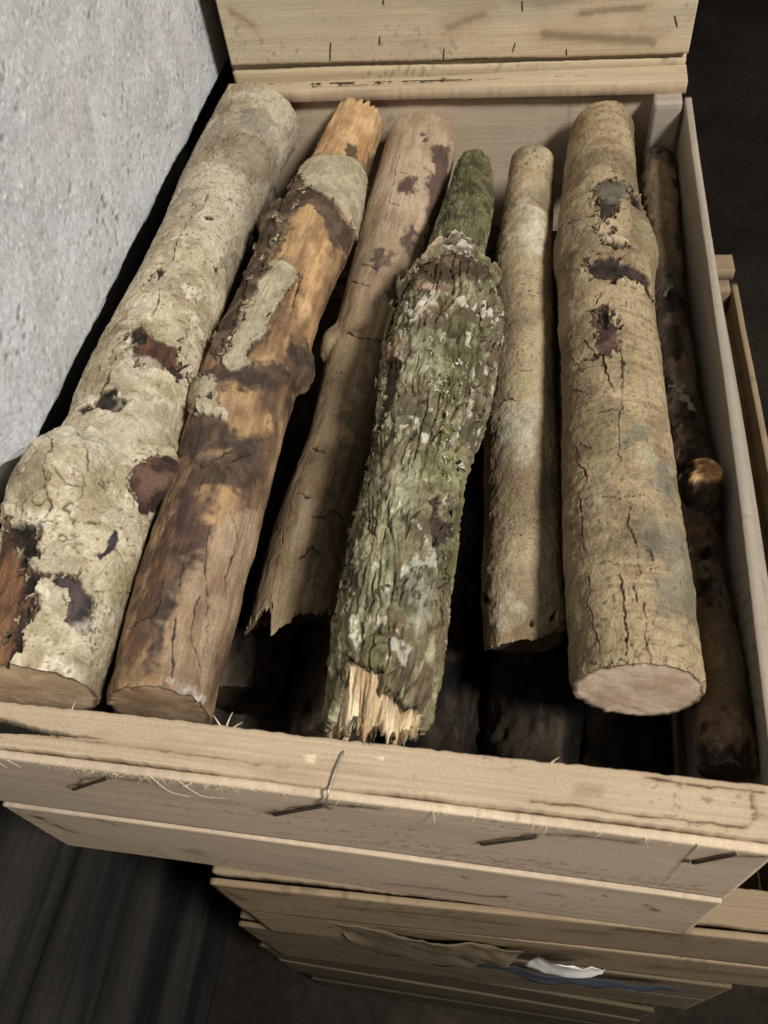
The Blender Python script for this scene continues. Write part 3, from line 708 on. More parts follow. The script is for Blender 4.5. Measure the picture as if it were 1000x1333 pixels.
  ('patch','lichen',[(.096,-.0019),(.1012,.0024),(.0831,.0033),(.0675,.0019),(.0493,.0014),(.0519,-.0053),(.0597,-.0072),(.0727,-.0057)],.005,.003),
  ('patch','whitish',[(.0649,.01),(.0701,.0163),(.0597,.021),(.0415,.0177),(.0519,.01)],.006,.004),
  ('patch','whitish',[(.0779,.012),(.0883,.0177),(.0831,.0225),(.0779,.0177)],.004,.0004),
  ('patch','whitish',[(.0389,.0053),(.0389,.01),(.026,.0143),(.0234,.0096)],.004,.0004),
  ('patch','black',[(.1142,.0143),(.1064,.0196),(.1116,.0258),(.1116,.0344),(.0934,.0282),(.0883,.023),(.0986,.0167)],.004,.0004),
  ('patch','black',[(.1194,.0134),(.1246,.0177),(.1168,.0225),(.109,.0196),(.109,.0153)],.004,.0004),
  ('patch','yellowgreen',[(.1428,.0072),(.1531,.0129),(.1454,.0268),(.1376,.0325),(.1246,.0215),(.1272,.0129)],.005,.0004),
  ('patch','rot',[(.026,-.0163),(.0234,.0038),(.0156,.0038),(.013,.0096),(.013,.0244),(.0104,.0287),(0,.0454),(0,-.0368),(.0078,-.0268)],.0015,.0004),
  ('crack',[(.0286,-.0172),(.0234,-.0072),(.0234,.0029)],.001,.002),
  ('crack',[(.0156,.0062),(.013,.0129),(.013,.0244),(.0104,.0287)],.001,.002),
 ]),
 'speckled': dict(ctrl=[[.0951,.093,-.068,.0239],[.0919,.1322,-.066,.0243],[.0871,.2079,-.062,.024],[.0801,.3331,-.058,.024],[.0776,.4248,-.054,.0223],[.078,.5464,-.052,.0193]], Rm=.023, feats=[
  ('bump',(.2283,.0048),.02,.014,.002),
  ('bump',(.3629,-.0072),.03,.02,.0015),
  ('patch','mottle',[(.2283,.006),(.2237,.0044),(.2214,.0008),(.2237,-.0032),(.226,-.0056),(.2305,-.006),(.2351,-.0032),(.2351,.0008),(.2328,.0044)],.004,.004),
  ('patch','pale',[(.3378,.0137),(.3127,.0117),(.299,.006),(.3013,-.0004),(.3218,-.0052),(.347,-.0064),(.3675,-.0032),(.3721,.0036),(.3606,.0105)],.008,.006),
  ('patch','olive',[(.0776,-.0056),(.0662,-.0068),(.0639,-.0113),(.0662,-.0157),(.0753,-.0193),(.0867,-.0201),(.0936,-.0165),(.0936,-.0113),(.0867,-.0072)],.008,.006),
  ('patch','pale',[(.137,.0105),(.1187,.0072),(.1096,.0012),(.1118,-.0056),(.1278,-.0105),(.1461,-.0105),(.1598,-.0056),(.1621,.0016),(.1529,.0076)],.01,.01),
  ('patch','pale',[(.0114,-.0052),(.0091,-.0064),(.0068,-.0097),(.0091,-.0133),(.0137,-.0165),(.016,-.0157),(.0183,-.0129),(.0183,-.0092),(.016,-.0064)],.006,.005),
  ('patch','rust',[(0,-.0326),(.0091,.033),(.0023,.0326),(0,-.0358)],.003,.003),
  ('patch','black',[(.0046,.0032),(.0046,.0028),(.0046,.002),(.0046,.0012),(.0046,.0008),(.0046,.0008),(.0068,.0012),(.0068,.002),(.0068,.0028)],.001,.001),
  ('patch','black',[(.0091,.0205),(.0068,.0193),(.0068,.0181),(.0068,.0165),(.0068,.0149),(.0091,.0153),(.0091,.0157),(.0114,.0185),(.0114,.0205)],.001,.001),
  ('patch','black',[(.0228,-.0241),(.0205,-.0245),(.0228,-.0302),(.0251,-.0346),(.0274,-.0358),(.0297,-.0358),(.0297,-.0334),(.0274,-.0281),(.0251,-.0253)],.001,.001),
  ('crack',[(.1849,-.006),(.1872,.0048)],.0005,.0008),
  ('crack',[(.1643,-.0153),(.1598,-.004)],.0005,.0008),
 ]),
 'stout': dict(ctrl=[[.1519,.0519,-.032,.0331],[.1492,.1059,-.032,.0335],[.1449,.1775,-.032,.0321],[.1411,.2506,-.032,.0311],[.1376,.3224,-.032,.0315],[.1355,.3945,-.033,.0331],[.1336,.457,-.034,.0297],[.135,.5698,-.035,.0263]], Rm=.0312, feats=[
  ('bump',(.2996,-.0027),.03,.028,.004),
  ('bump',(.3438,.0397),.025,.012,.004),
  ('bump',(.3438,-.0425),.025,.012,.003),
  ('bump',(.3647,.0027),.012,.013,.003),
  ('bump',(.2891,.0027),.012,.018,-.003),
  ('patch','black',[(.3907,-.0087),(.3985,-.0011),(.4011,.0109),(.4011,.0223),(.3855,.0201),(.3699,.0087),(.3543,.0065),(.3386,-.0011),(.349,-.006),(.3673,-.0038),(.3803,-.0087)],.003,.0004),
  ('patch','black',[(.3855,.0201),(.4011,.0386),(.3855,.0392),(.3725,.0272),(.3725,.018)],.003,.0004),
  ('patch','black',[(.2943,-.0163),(.2996,-.0098),(.3022,.0005),(.297,.0093),(.2943,.0196),(.2917,.0321),(.2735,.0299),(.2813,.024),(.2813,.0125),(.2761,-.0005),(.2813,-.0076),(.2787,-.0125)],.003,.0004),
  ('patch','grey',[(.3959,-.0044),(.4037,.0223),(.3777,.0196),(.3621,.0054),(.3725,-.0022)],.004,.004),
  ('patch','black',[(.3412,-.0109),(.3334,.0038),(.3126,.0011),(.3152,.0174),(.3048,.0033),(.3126,-.0038)],.003,.002),
  ('patch','palebark',[(.336,-.006),(.3412,.0044),(.3308,.0093),(.3178,.0142),(.3178,.0033),(.3178,-.0038)],.003,.003),
  ('patch','knot',[(.2527,-.0114),(.2553,-.0038),(.2396,.0027),(.2266,.0054),(.2084,-.0016),(.211,-.012),(.2344,-.0136)],.003,.0004),
  ('patch','black',[(.2527,-.0087),(.2527,-.0027),(.2344,-.0022),(.2344,-.0098)],.003,.002),
  ('patch','mottle',[(.2891,-.0332),(.2917,-.0234),(.2787,-.018),(.2579,-.0201),(.2657,-.0283)],.004,.003),
  ('patch','mottle',[(.3699,-.0338),(.3595,-.0158),(.3386,-.006),(.3256,-.0136),(.3308,-.0289)],.005,.005),
  ('patch','bluegrey',[(.1407,0),(.1589,.0087),(.1537,.0147),(.1381,.0136),(.1355,.0033)],.003,.002),
  ('patch','lichengreen',[(.1328,.0071),(.1381,.0152),(.1302,.0185),(.1224,.0152),(.1224,.0076),(.1276,.0054)],.002,.0004),
  ('patch','bluegrey',[(.0807,.0049),(.0938,.0196),(.0834,.0392),(.0469,.0392),(.026,.0234),(.0208,.0125),(.0365,.0087),(.0599,.0049)],.008,.008),
  ('patch','bluegrey',[(.1198,.0131),(.1328,.031),(.1146,.0321),(.1016,.0245),(.1016,.0125)],.006,.005),
  ('patch','whitish',[(.1276,.0245),(.1302,.0289),(.1302,.037),(.1224,.0283)],.001,.0004),
  ('patch','lichengreen',[(.0651,.0207),(.0651,.0267),(.0573,.0267),(.0573,.0207)],.004,.004),
  ('patch','mottle',[(.1198,-.0234),(.125,-.0114),(.1068,-.0109),(.1068,-.0201)],.006,.005),
  ('patch','mottle',[(.1198,-.0049),(.1224,.0093),(.1042,.0049),(.1068,-.0027)],.006,.005),
  ('crack',[(.2162,.0033),(.198,.0038),(.1797,.0005),(.1667,.0016),(.1537,-.0033),(.1355,-.0027),(.1224,-.0049)],.0004,.0009),
  ('crack',[(.1433,-.0283),(.1302,-.0272),(.1172,-.0234),(.1068,-.0289),(.0912,-.0278),(.0703,-.025)],.0004,.0009),
  ('crack',[(.0964,-.0016),(.0807,-.0027),(.0729,-.0005),(.0599,0),(.0495,0),(.0443,-.0033),(.0339,-.0027)],.0004,.0009),
  ('crack',[(.0547,-.0109),(.0547,-.0033),(.0521,.0038),(.0547,.0087)],.0004,.0009),
  ('crack',[(.0339,.0005),(.0156,.0011),(0,.0016)],.0004,.0009),
  ('crack',[(.0521,-.024),(.0365,-.025),(.0208,-.0234),(.0078,-.0212)],.0004,.0009),
  ('crack',[(.0495,-.0098),(.0208,-.0087),(.0052,-.0087)],.0004,.0009),
  ('crack',[(.1198,-.025),(.1068,-.0386)],.0004,.0009),
  ('crack',[(.1016,-.0152),(.099,-.0065),(.1016,.0071),(.0964,.012)],.0004,.0009),
  ('crack',[(.1615,-.018),(.1641,-.0038),(.1641,.0054)],.0004,.0009),
  ('crack',[(.224,-.0332),(.2006,-.0223),(.2032,-.0158)],.0004,.0009),
  ('crack',[(.2136,-.0071),(.2006,-.0098)],.0004,.0009),
  ('crack',[(.0651,.0011),(.0651,.0071),(.0573,.006)],.0004,.0009),
  ('crack',[(.1902,-.0305),(.1797,-.0191)],.0004,.0009),
  ('crack',[(.1433,-.025),(.1381,-.0191)],.0004,.0009),
  ('crack',[(.0052,-.0278),(0,-.0207),(.0026,-.0109),(0,-.0098),(0,.0016)],.0004,.0009),
  ('crack',[(.2292,-.0201),(.2084,-.0125),(.211,-.0316),(.2032,-.0386)],.0008,.0018),
  ('crack',[(.2084,-.0087),(.1823,-.0054)],.0008,.0018),
  ('crack',[(.4116,-.0011),(.4116,.0087),(.4194,.0054)],.0008,.0018),
  ('crack',[(.2058,.0027),(.1823,.0022)],.0008,.0018),
  ('crack',[(.3699,-.0474),(.3543,-.0218),(.349,-.0082)],.0008,.0018),
  ('crack',[(.3152,.0174),(.3022,.0338)],.0008,.0018),
  ('crack',[(.2631,-.0082),(.2579,-.0109)],.0008,.0018),
 ]),
 'dark': dict(ctrl=[[.1991,.0248,-.06,.0149],[.1988,.0527,-.06,.0158],[.1962,.097,-.06,.0156],[.1932,.146,-.06,.0144],[.1931,.2019,-.06,.0152],[.1885,.2871,-.06,.0139],[.1855,.3561,-.06,.0139],[.1846,.4635,-.06,.0139],[.1852,.5587,-.058,.0147]], Rm=.0145, feats=[
  ('bump',(.1745,.002),.014,.01,.01),
  ('patch','tan',[(.5155,-.0142),(.5102,.0076),(.4269,.0116),(.3866,.0177),(.384,-.0114),(.4511,-.0157)],.008,.006),
  ('patch','knotend',[(.1772,.0106),(.1692,.0073),(.1638,.0023),(.1665,-.0025),(.1718,-.0053),(.1772,-.0048),(.1826,-.0013),(.1853,.004),(.1826,.0089)],.0015,.001),
  ('patch','black',[(.1933,-.0114),(.196,-.002),(.1745,-.0018),(.1611,-.0048),(.1584,.0061),(.153,-.0051),(.1638,-.0116)],.003,.003),
  ('patch','whitish',[(.3491,.0008),(.3464,-.0003),(.3437,-.0023),(.3464,-.0046),(.3491,-.0058),(.3517,-.0056),(.3544,-.004),(.3544,-.0018),(.3517,0)],.005,.0004),
  ('patch','whitish',[(.2578,-.0056),(.2578,-.0018),(.2417,.0038),(.2363,.0058),(.2363,.0005)],.003,.0004),
  ('patch','rust',[(.1369,.0043),(.1262,.0013),(.1235,-.0035),(.1262,-.0086),(.1343,-.0121),(.1423,-.0111),(.1477,-.0071),(.1504,-.0018),(.145,.0025)],.007,.006),
  ('patch','rust',[(.0591,.0028),(.051,.0005),(.0456,-.0035),(.0483,-.0071),(.0564,-.0089),(.0644,-.0076),(.0725,-.004),(.0725,-.0003),(.0698,.0033)],.007,.006),
  ('patch','rust',[(.0215,.0076),(.0134,.0051),(.0081,-.0003),(.0107,-.0051),(.0161,-.0078),(.0242,-.0071),(.0322,-.003),(.0349,.0023),(.0295,.0063)],.008,.006),
  ('patch','rust',[(.2094,.0005),(.1987,-.002),(.1933,-.0056),(.1987,-.0091),(.2067,-.0106),(.2175,-.0099),(.2229,-.0061),(.2255,-.0023),(.2175,.0003)],.007,.005),
  ('patch','black',[(.1235,.003),(.1208,.0018),(.1181,-.0005),(.1181,-.0028),(.1208,-.004),(.1235,-.0038),(.1262,-.002),(.1262,.0003),(.1262,.0025)],.003,.002),
  ('patch','black',[(.0993,.0066),(.0967,.0051),(.0913,.0005),(.094,-.003),(.0967,-.0048),(.102,-.0043),(.1047,-.0015),(.1074,.003),(.1047,.0063)],.005,.003),
  ('patch','black',[(.0081,-.0258),(.0107,.0144),(0,.0185),(0,-.0258)],.006,.004),
  ('patch','tan',[(.0081,-.0048),(.0054,-.0058),(.0054,-.0081),(.0054,-.0104),(.0081,-.0119),(.0107,-.0116),(.0134,-.0099),(.0134,-.0073),(.0107,-.0053)],.006,.004),
 ]),
}

# ------------------------------------------------------------------ boards and crates
X_, Y_, Z_ = np.eye(3)

def make_board(name, parent, o, ex, ey, L, W, T, nL=60, nW=10, seed=0, tone=None, feats=(), warp=None, jit=.0005, grain=1.0, edge=None, kind_mat=None, sag=.0005, blotch=.35):
    """plank: o = centre of its outer face, ex along the grain, ey across; thickness goes inwards"""
    ex = np.array(ex, float); ey = np.array(ey, float); ez = np.cross(ex, ey); o = np.array(o, float)
    rs = np.random.default_rng(seed + 5)
    b = min(.0006, T * .25)
    fw = np.linspace(-W / 2 + b, W / 2 - b, nW)
    nb = max(3, nW // 3); bw = np.linspace(W / 2 - b, -W / 2 + b, nb)
    w = np.r_[fw, W / 2, W / 2, bw, -W / 2, -W / 2]
    tt = np.r_[np.zeros(nW), -b, -T + b, np.full(nb, -T), -T + b, -b]
    n = len(w); l = np.linspace(-L / 2, L / 2, nL)
    LL = np.repeat(l, n); WW = np.tile(w, nL); TT = np.tile(tt, nL)
    q = np.c_[LL, WW, TT]; sd = seed * 13.7
    g = fbm(np.c_[LL * 5 + sd, WW * 240 + .4 * np.sin(LL * 5 + seed) + 1.2 * fbm(np.c_[LL * 6 + sd, WW * 14, TT * 0], 2, seed), TT * 200], 4, seed)
    br = fbm(np.c_[LL * 7 + sd, WW * 30, TT * 30], 4, seed + 3)
    tone = S(200,182,153) if tone is None else tone
    dk = tone * np.array([.80, .75, .68]); lt = tone * np.array([1.08, 1.08, 1.07])
    col = mix(np.tile(tone, (len(LL), 1)), dk, sstep(-.1, .9, g) * .42 * grain)
    col = mix(col, lt, sstep(0, .9, -g) * .4)
    col = mix(col, tone * np.array([.74, .72, .70]), sstep(.15, .9, br) * blotch)
    spk = sstep(.60, .70, fbm(np.c_[LL * 330 + sd, WW * 420, TT * 0], 2, seed + 14)) * sstep(.0, .6, fbm(np.c_[LL * 12 + sd, WW * 30, TT * 0], 2, seed + 15))
    col = mix(col, tone * .45, spk * .7)
    gy = sstep(.0, .7, fbm(np.c_[LL * 3.2 + sd, WW * 12, TT * 0], 4, seed + 16)); col = mix(col, tone * np.array([.78, .80, .84]), gy * .4)
    col = col * (1 + .05 * np.sin(seed * 7.3))
    sm = sstep(.5, .8, fbm(np.c_[LL * 22 + sd, WW * 60, TT * 0], 3, seed + 9))
    col = mix(col, tone * .62, sm * .3)
    dz = .00005 * g + .00004 * fbm(np.c_[LL * 120 + sd, WW * 120, TT * 0], 3, seed + 17) + sag * vnoise(np.c_[LL * 4 + sd, WW * 6, TT * 0], seed + 4)
    ed = np.abs(WW) > W / 2 - b - 1e-6
    dw = np.sign(WW) * jit * (.8 * fbm(np.c_[LL * 14 + sd, np.sign(WW) * 5, TT * 0], 3, seed + 6) + .35 * fbm(np.c_[LL * 240 + sd, np.sign(WW) * 5, TT * 0], 3, seed + 26)) * sstep(W / 2 - .004, W / 2, np.abs(WW))
    if edge is not None: dw = dw + edge(LL, WW)
    wr = np.c_[fbm(np.c_[q[:, :2] * 160 + sd, TT * 0], 3, seed + 7), fbm(np.c_[q[:, :2] * 160 + sd, TT * 0], 3, seed + 8)]
    P2 = np.c_[LL, WW] + wr * np.array([.0025, .0006])
    face = TT > -b * 1.5
    for f in feats:
        pts = np.array(f[1], float)
        if f[0] == 'poly':
            d = poly_sdf(P2, pts); wgt = sstep(f[4], -f[4], d) * face
        else:
            d = np.full(len(LL), 9.)
            for k in range(len(pts) - 1): d = np.minimum(d, seg_dist(P2, pts[k], pts[k + 1]))
            d = d + .0004 * wr[:, 0]
            wgt = (1 - sstep(f[4] * .4, f[4] * 1.3, d)) * face
            col = mix(col, tone * np.array([.62, .52, .42]), np.exp(-(d / (f[4] * 2.6 + .0008)) ** 2) * face * .45)
        col = mix(col, np.asarray(f[2]), wgt * f[3])
        if len(f) > 5: dz = dz - f[5] * wgt
    X = o + np.outer(LL, ex) + np.outer(WW + dw, ey) + np.outer(TT + dz, ez)
    if warp is not None: X = X + warp(LL, WW)
    idx = np.arange(nL * n).reshape(nL, n)
    a = idx[:-1]; c_ = idx[1:]
    F = np.stack([a, c_, np.roll(c_, -1, 1), np.roll(a, -1, 1)], -1).reshape(-1, 4)
    gcv = np.c_[LL + sd, WW + .3 * TT + seed * .37, np.full(len(LL), seed)]
    return mesh_obj(name, X, F, col, gcv, kind_mat or M_BOARD, parent, ngons=[list(idx[0]), list(idx[-1])[::-1]])

def wire(name, parent, pts, r=.0006, col=None, n=40):
    P = np.asarray(pts, float)
    s = np.r_[0, np.cumsum(np.linalg.norm(np.diff(P, axis=0), axis=1))]
    P = np.stack([np.interp(np.linspace(0, s[-1], n), s, P[:, k]) for k in range(3)], 1)
    for _ in range(2): P[1:-1] = (P[:-2] + 2 * P[1:-1] + P[2:]) / 4
    V, F, ng = tube(P, r, 6)
    return mesh_obj(name, V, F, np.tile(S(119,116,111) if col is None else col, (len(V), 1)), V * 1.0, M_WIRE, parent, ngons=ng)

DK = S(51,44,38); GRN = S(84,91,75)
H = .193

def make_crate(label, cx, ztop, seed, front_detail=None, tone=None, cy=0.0, group="stacked wooden log crates", hi=1, rot=0.0, left_top=-.012, bow=0.0, side_tone=None, rim_taper=0.0, front_tone=None, panel=None, inside=True):
    """open log crate: two boards a side, battens round the rim, corner posts, slatted bottom"""
    root = thing("wooden_crate", label, "crate", (cx, cy, ztop - H), group)
    root.rotation_euler.z = rot
    def p(x, y, z): return (x, y, z + H)
    jt = .0011
    st = tone if side_tone is None else side_tone
    ft = tone if front_tone is None else front_tone
    fd = front_detail or {}
    nl = int(260 * hi); nw = int(40 * hi)
    # front
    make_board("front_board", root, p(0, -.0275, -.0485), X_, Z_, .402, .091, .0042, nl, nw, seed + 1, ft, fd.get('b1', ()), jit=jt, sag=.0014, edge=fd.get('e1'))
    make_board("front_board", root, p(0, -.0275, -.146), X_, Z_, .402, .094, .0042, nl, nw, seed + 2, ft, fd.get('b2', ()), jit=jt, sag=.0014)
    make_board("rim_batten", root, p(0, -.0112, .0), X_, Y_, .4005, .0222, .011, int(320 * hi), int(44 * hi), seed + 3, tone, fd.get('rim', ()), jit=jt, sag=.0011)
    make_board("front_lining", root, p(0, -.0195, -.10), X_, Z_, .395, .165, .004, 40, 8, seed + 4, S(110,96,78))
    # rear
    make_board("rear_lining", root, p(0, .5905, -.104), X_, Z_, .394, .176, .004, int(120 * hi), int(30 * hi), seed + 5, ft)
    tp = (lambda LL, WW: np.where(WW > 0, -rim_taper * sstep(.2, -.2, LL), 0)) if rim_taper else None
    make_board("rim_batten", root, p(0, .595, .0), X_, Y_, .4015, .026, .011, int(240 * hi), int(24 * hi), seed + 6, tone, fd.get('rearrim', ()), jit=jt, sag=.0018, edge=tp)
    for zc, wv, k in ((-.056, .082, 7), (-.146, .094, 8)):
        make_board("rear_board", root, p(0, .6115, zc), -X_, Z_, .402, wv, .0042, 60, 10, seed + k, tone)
    # sides
    def bowf(sign):
        def f(LL, WW, sgn=sign):
            y = .29 + LL * (1 if sgn > 0 else -1)
            out = np.zeros((len(LL), 3)); out[:, 0] = sgn * bow * sstep(.62, .05, y) * (1 - .75 * sstep(.03, .0495, WW)) 
            return out
        return f
    for sgn, top, exx in ((1, -.012, Y_), (-1, left_top, -Y_)):
        xo = .2053 if sgn > 0 else -.2125
        hgt = -.097 - .003 - 0
        w1 = top + .099
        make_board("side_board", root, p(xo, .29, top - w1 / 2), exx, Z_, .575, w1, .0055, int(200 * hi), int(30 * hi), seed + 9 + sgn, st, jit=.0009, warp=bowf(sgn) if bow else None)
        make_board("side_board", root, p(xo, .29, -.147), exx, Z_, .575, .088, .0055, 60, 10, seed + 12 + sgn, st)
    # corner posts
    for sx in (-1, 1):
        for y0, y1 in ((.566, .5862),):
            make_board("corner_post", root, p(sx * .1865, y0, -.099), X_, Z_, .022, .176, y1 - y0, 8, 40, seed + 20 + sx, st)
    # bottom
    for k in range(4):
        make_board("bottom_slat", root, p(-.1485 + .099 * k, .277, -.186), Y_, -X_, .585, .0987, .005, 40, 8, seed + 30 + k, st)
    return root

# ------------------------------------------------------------------ concrete wall, sheet at its foot, floor
def make_wall():
    root = thing("concrete_wall", "rough grey concrete wall with pale flecks and pits, left of the crate", "wall", (-.225, .3, -.02))
    ys = np.r_[np.linspace(-1.2, .06, 30)[:-1], np.linspace(.06, .70, 420), np.linspace(.70, 2.2, 40)[1:]]
    zs = np.r_[np.linspace(-.02, .34, 330), np.linspace(.34, 1.1, 30)[1:]]
    Yg, Zg = np.meshgrid(ys, zs, indexing='ij'); y = Yg.ravel(); z = Zg.ravel()
    P = np.c_[y, z, y * 0]
    br = fbm(P * 9, 4, 3); md = fbm(P * 45, 4, 4); fi = fbm(P * 200, 4, 5)
    col = mix(S(202,202,202), S(186,186,186), sstep(-.5, .6, md + .5 * br))
    col = mix(col, S(216,218,222), sstep(.1, .8, fbm(P * 22, 4, 6)) * .35)
    col = mix(col, S(194,190,184), sstep(.2, .8, fbm(P * 14, 3, 8)) * .5)
    dx = .0018 * br + .0006 * md + .00022 * fi
    gr = sstep(.35, .7, fbm(P * 520, 2, 12)); gd = sstep(.4, .75, fbm(P * 430, 2, 13))
    col = mix(col, S(236,236,234), gr * .45); col = mix(col, S(150,146,142), gd * .5)
    ln = np.abs(fbm(P * np.array([7, 9, 1]), 4, 15)); col = mix(col, S(176,174,172), (1 - sstep(.0, .05, ln)) * .35)
    rs = np.random.default_rng(4)
    def speck(cy, cz, ly, lz, ang, kc, dep, op):
        R_ = max(ly, lz) * 1.5
        i0, i1 = np.searchsorted(ys, [cy - R_, cy + R_]); j0, j1 = np.searchsorted(zs, [cz - R_, cz + R_])
        if i1 <= i0 or j1 <= j0: return
        ii, jj = np.meshgrid(np.arange(i0, i1), np.arange(j0, j1), indexing='ij')
        dy = ys[ii] - cy; dz = zs[jj] - cz
        u = dy * math.cos(ang) + dz * math.sin(ang); v = -dy * math.sin(ang) + dz * math.cos(ang)
        k = (ii * len(zs) + jj).ravel()
        w = 1 - sstep(.6, 1.25, np.hypot(u / ly, v / lz).ravel() + .35 * fi[k])
        col[k] = mix(col[k], kc, w * op); dx[k] += dep * w
    for _ in range(520):     # pits
        sz = rs.uniform(.0005, .0020) * rs.choice([1, 1, 1.7]); speck(rs.uniform(.06, .7), rs.uniform(-.02, .34), sz, sz * rs.uniform(.35, .8), rs.uniform(0, 3.1), S(140,136,132), -.0008, .8)
    for cy, cz in ((.45, .03), (.36, .02), (.52, .02), (.20, .05), (.62, .05), (.3, .15)):      # clusters of pits
        for _ in range(26):
            sz = rs.uniform(.0008, .0030); speck(cy + rs.normal() * .016, cz + rs.normal() * .012, sz, sz * rs.uniform(.3, .8), rs.uniform(0, 3.1), S(120,116,112), -.0012, .8)
    for _ in range(620):     # pale grains
        sz = rs.uniform(.0006, .0019); speck(rs.uniform(.06, .7), rs.uniform(-.02, .34), sz, sz * rs.uniform(.4, .9), rs.uniform(0, 3.1), S(225,222,214), .0007, .9)
    for _ in range(90):      # chopped straw
        speck(rs.uniform(.06, .7), rs.uniform(-.02, .34), rs.uniform(.004, .011), rs.uniform(.0005, .0009), rs.uniform(0, 3.1), S(214,206,188), .0005, .85)
    low_ = 1 - sstep(-.02, .02, z)          # ragged lower edge of the render coat
    z = z + low_ * (.004 * fbm(np.c_[y * 26, y * 0, y * 0], 4, 31) + .026 * sstep(.19, .13, y))
    dx = dx - .006 * (1 - sstep(-.02, -.012, z)) 
    X = np.c_[dx, y - .3, z + .02]
    nY, nZ = len(ys), len(zs)
    idx = np.arange(nY * nZ).reshape(nY, nZ)
    F = np.stack([idx[:-1, :-1], idx[1:, :-1], idx[1:, 1:], idx[:-1, 1:]], -1).reshape(-1, 4)
    # back of the wall, 7 cm behind, closes the block
    bk = np.array([[-.07, ys[0] - .3, 0], [-.07, ys[-1] - .3, 0], [-.07, ys[-1] - .3, 1.12], [-.07, ys[0] - .3, 1.12]])
    n0 = len(X); X = np.r_[X, bk]; col = np.r_[col, np.tile(S(169,165,159), (4, 1))]
    ng = [[n0 + 3, n0 + 2, n0 + 1, n0], [n0, n0 + 1] + list(idx[::-1, 0]), [n0 + 2, n0 + 3] + list(idx[:, -1]), [n0 + 3, n0] + list(idx[0, :]), [n0 + 1, n0 + 2] + list(idx[-1, ::-1])]
    mesh_obj("wall_block", X, F, col, np.c_[X[:, 1], X[:, 2], X[:, 0]], M_STONE, root, ngons=ng)
make_wall()

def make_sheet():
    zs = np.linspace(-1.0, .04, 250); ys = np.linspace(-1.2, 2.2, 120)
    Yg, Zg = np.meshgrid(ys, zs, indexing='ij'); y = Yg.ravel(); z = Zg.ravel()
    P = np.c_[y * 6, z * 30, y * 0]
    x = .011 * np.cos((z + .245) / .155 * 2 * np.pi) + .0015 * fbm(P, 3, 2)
    col = mix(S(50,47,42), S(26,25,24), sstep(-.4, .6, fbm(np.c_[y * 4, z * 50, y * 0], 4, 5)))  # added sheet; its near-black colour stands in for shade on the lower wall
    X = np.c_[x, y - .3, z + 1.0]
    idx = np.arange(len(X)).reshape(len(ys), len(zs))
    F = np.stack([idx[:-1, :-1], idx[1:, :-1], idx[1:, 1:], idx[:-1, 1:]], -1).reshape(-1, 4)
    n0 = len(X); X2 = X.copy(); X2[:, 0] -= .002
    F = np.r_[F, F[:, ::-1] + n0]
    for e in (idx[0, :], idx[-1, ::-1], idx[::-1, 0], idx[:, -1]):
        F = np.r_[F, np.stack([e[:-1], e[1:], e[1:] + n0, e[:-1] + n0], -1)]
    o = mesh_obj("ridged_shade_sheet", np.r_[X, X2], F, np.r_[col, col], np.c_[np.r_[y, y], np.r_[z, z], np.zeros(2 * n0)], M_DARK)
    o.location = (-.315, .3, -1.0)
    tag(o, "dark ridged sheet in the recess below the wall, shade put into its colour", "sheet")
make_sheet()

gx = np.linspace(-.31, 5, 60); gy = np.linspace(-2, 9, 90)
GX, GY = np.meshgrid(gx, gy, indexing='ij'); GX = GX.ravel(); GY = GY.ravel()
fz = .006 * fbm(np.c_[GX * 5, GY * 5, GX * 0], 4, 2)
fc = mix(S(60,52,44), S(43,37,32), sstep(-.4, .5, fbm(np.c_[GX * 4, GY * 4, GX * 0], 4, 7)))
fi_ = np.arange(len(GX)).reshape(60, 90)
fl = mesh_obj("floor", np.c_[GX, GY, fz], np.stack([fi_[:-1, :-1], fi_[1:, :-1], fi_[1:, 1:], fi_[:-1, 1:]], -1).reshape(-1, 4), fc, np.c_[GX, GY, GX * 0], M_EARTH)
fl.location = (0, 0, -.982); fl["kind"] = "structure"

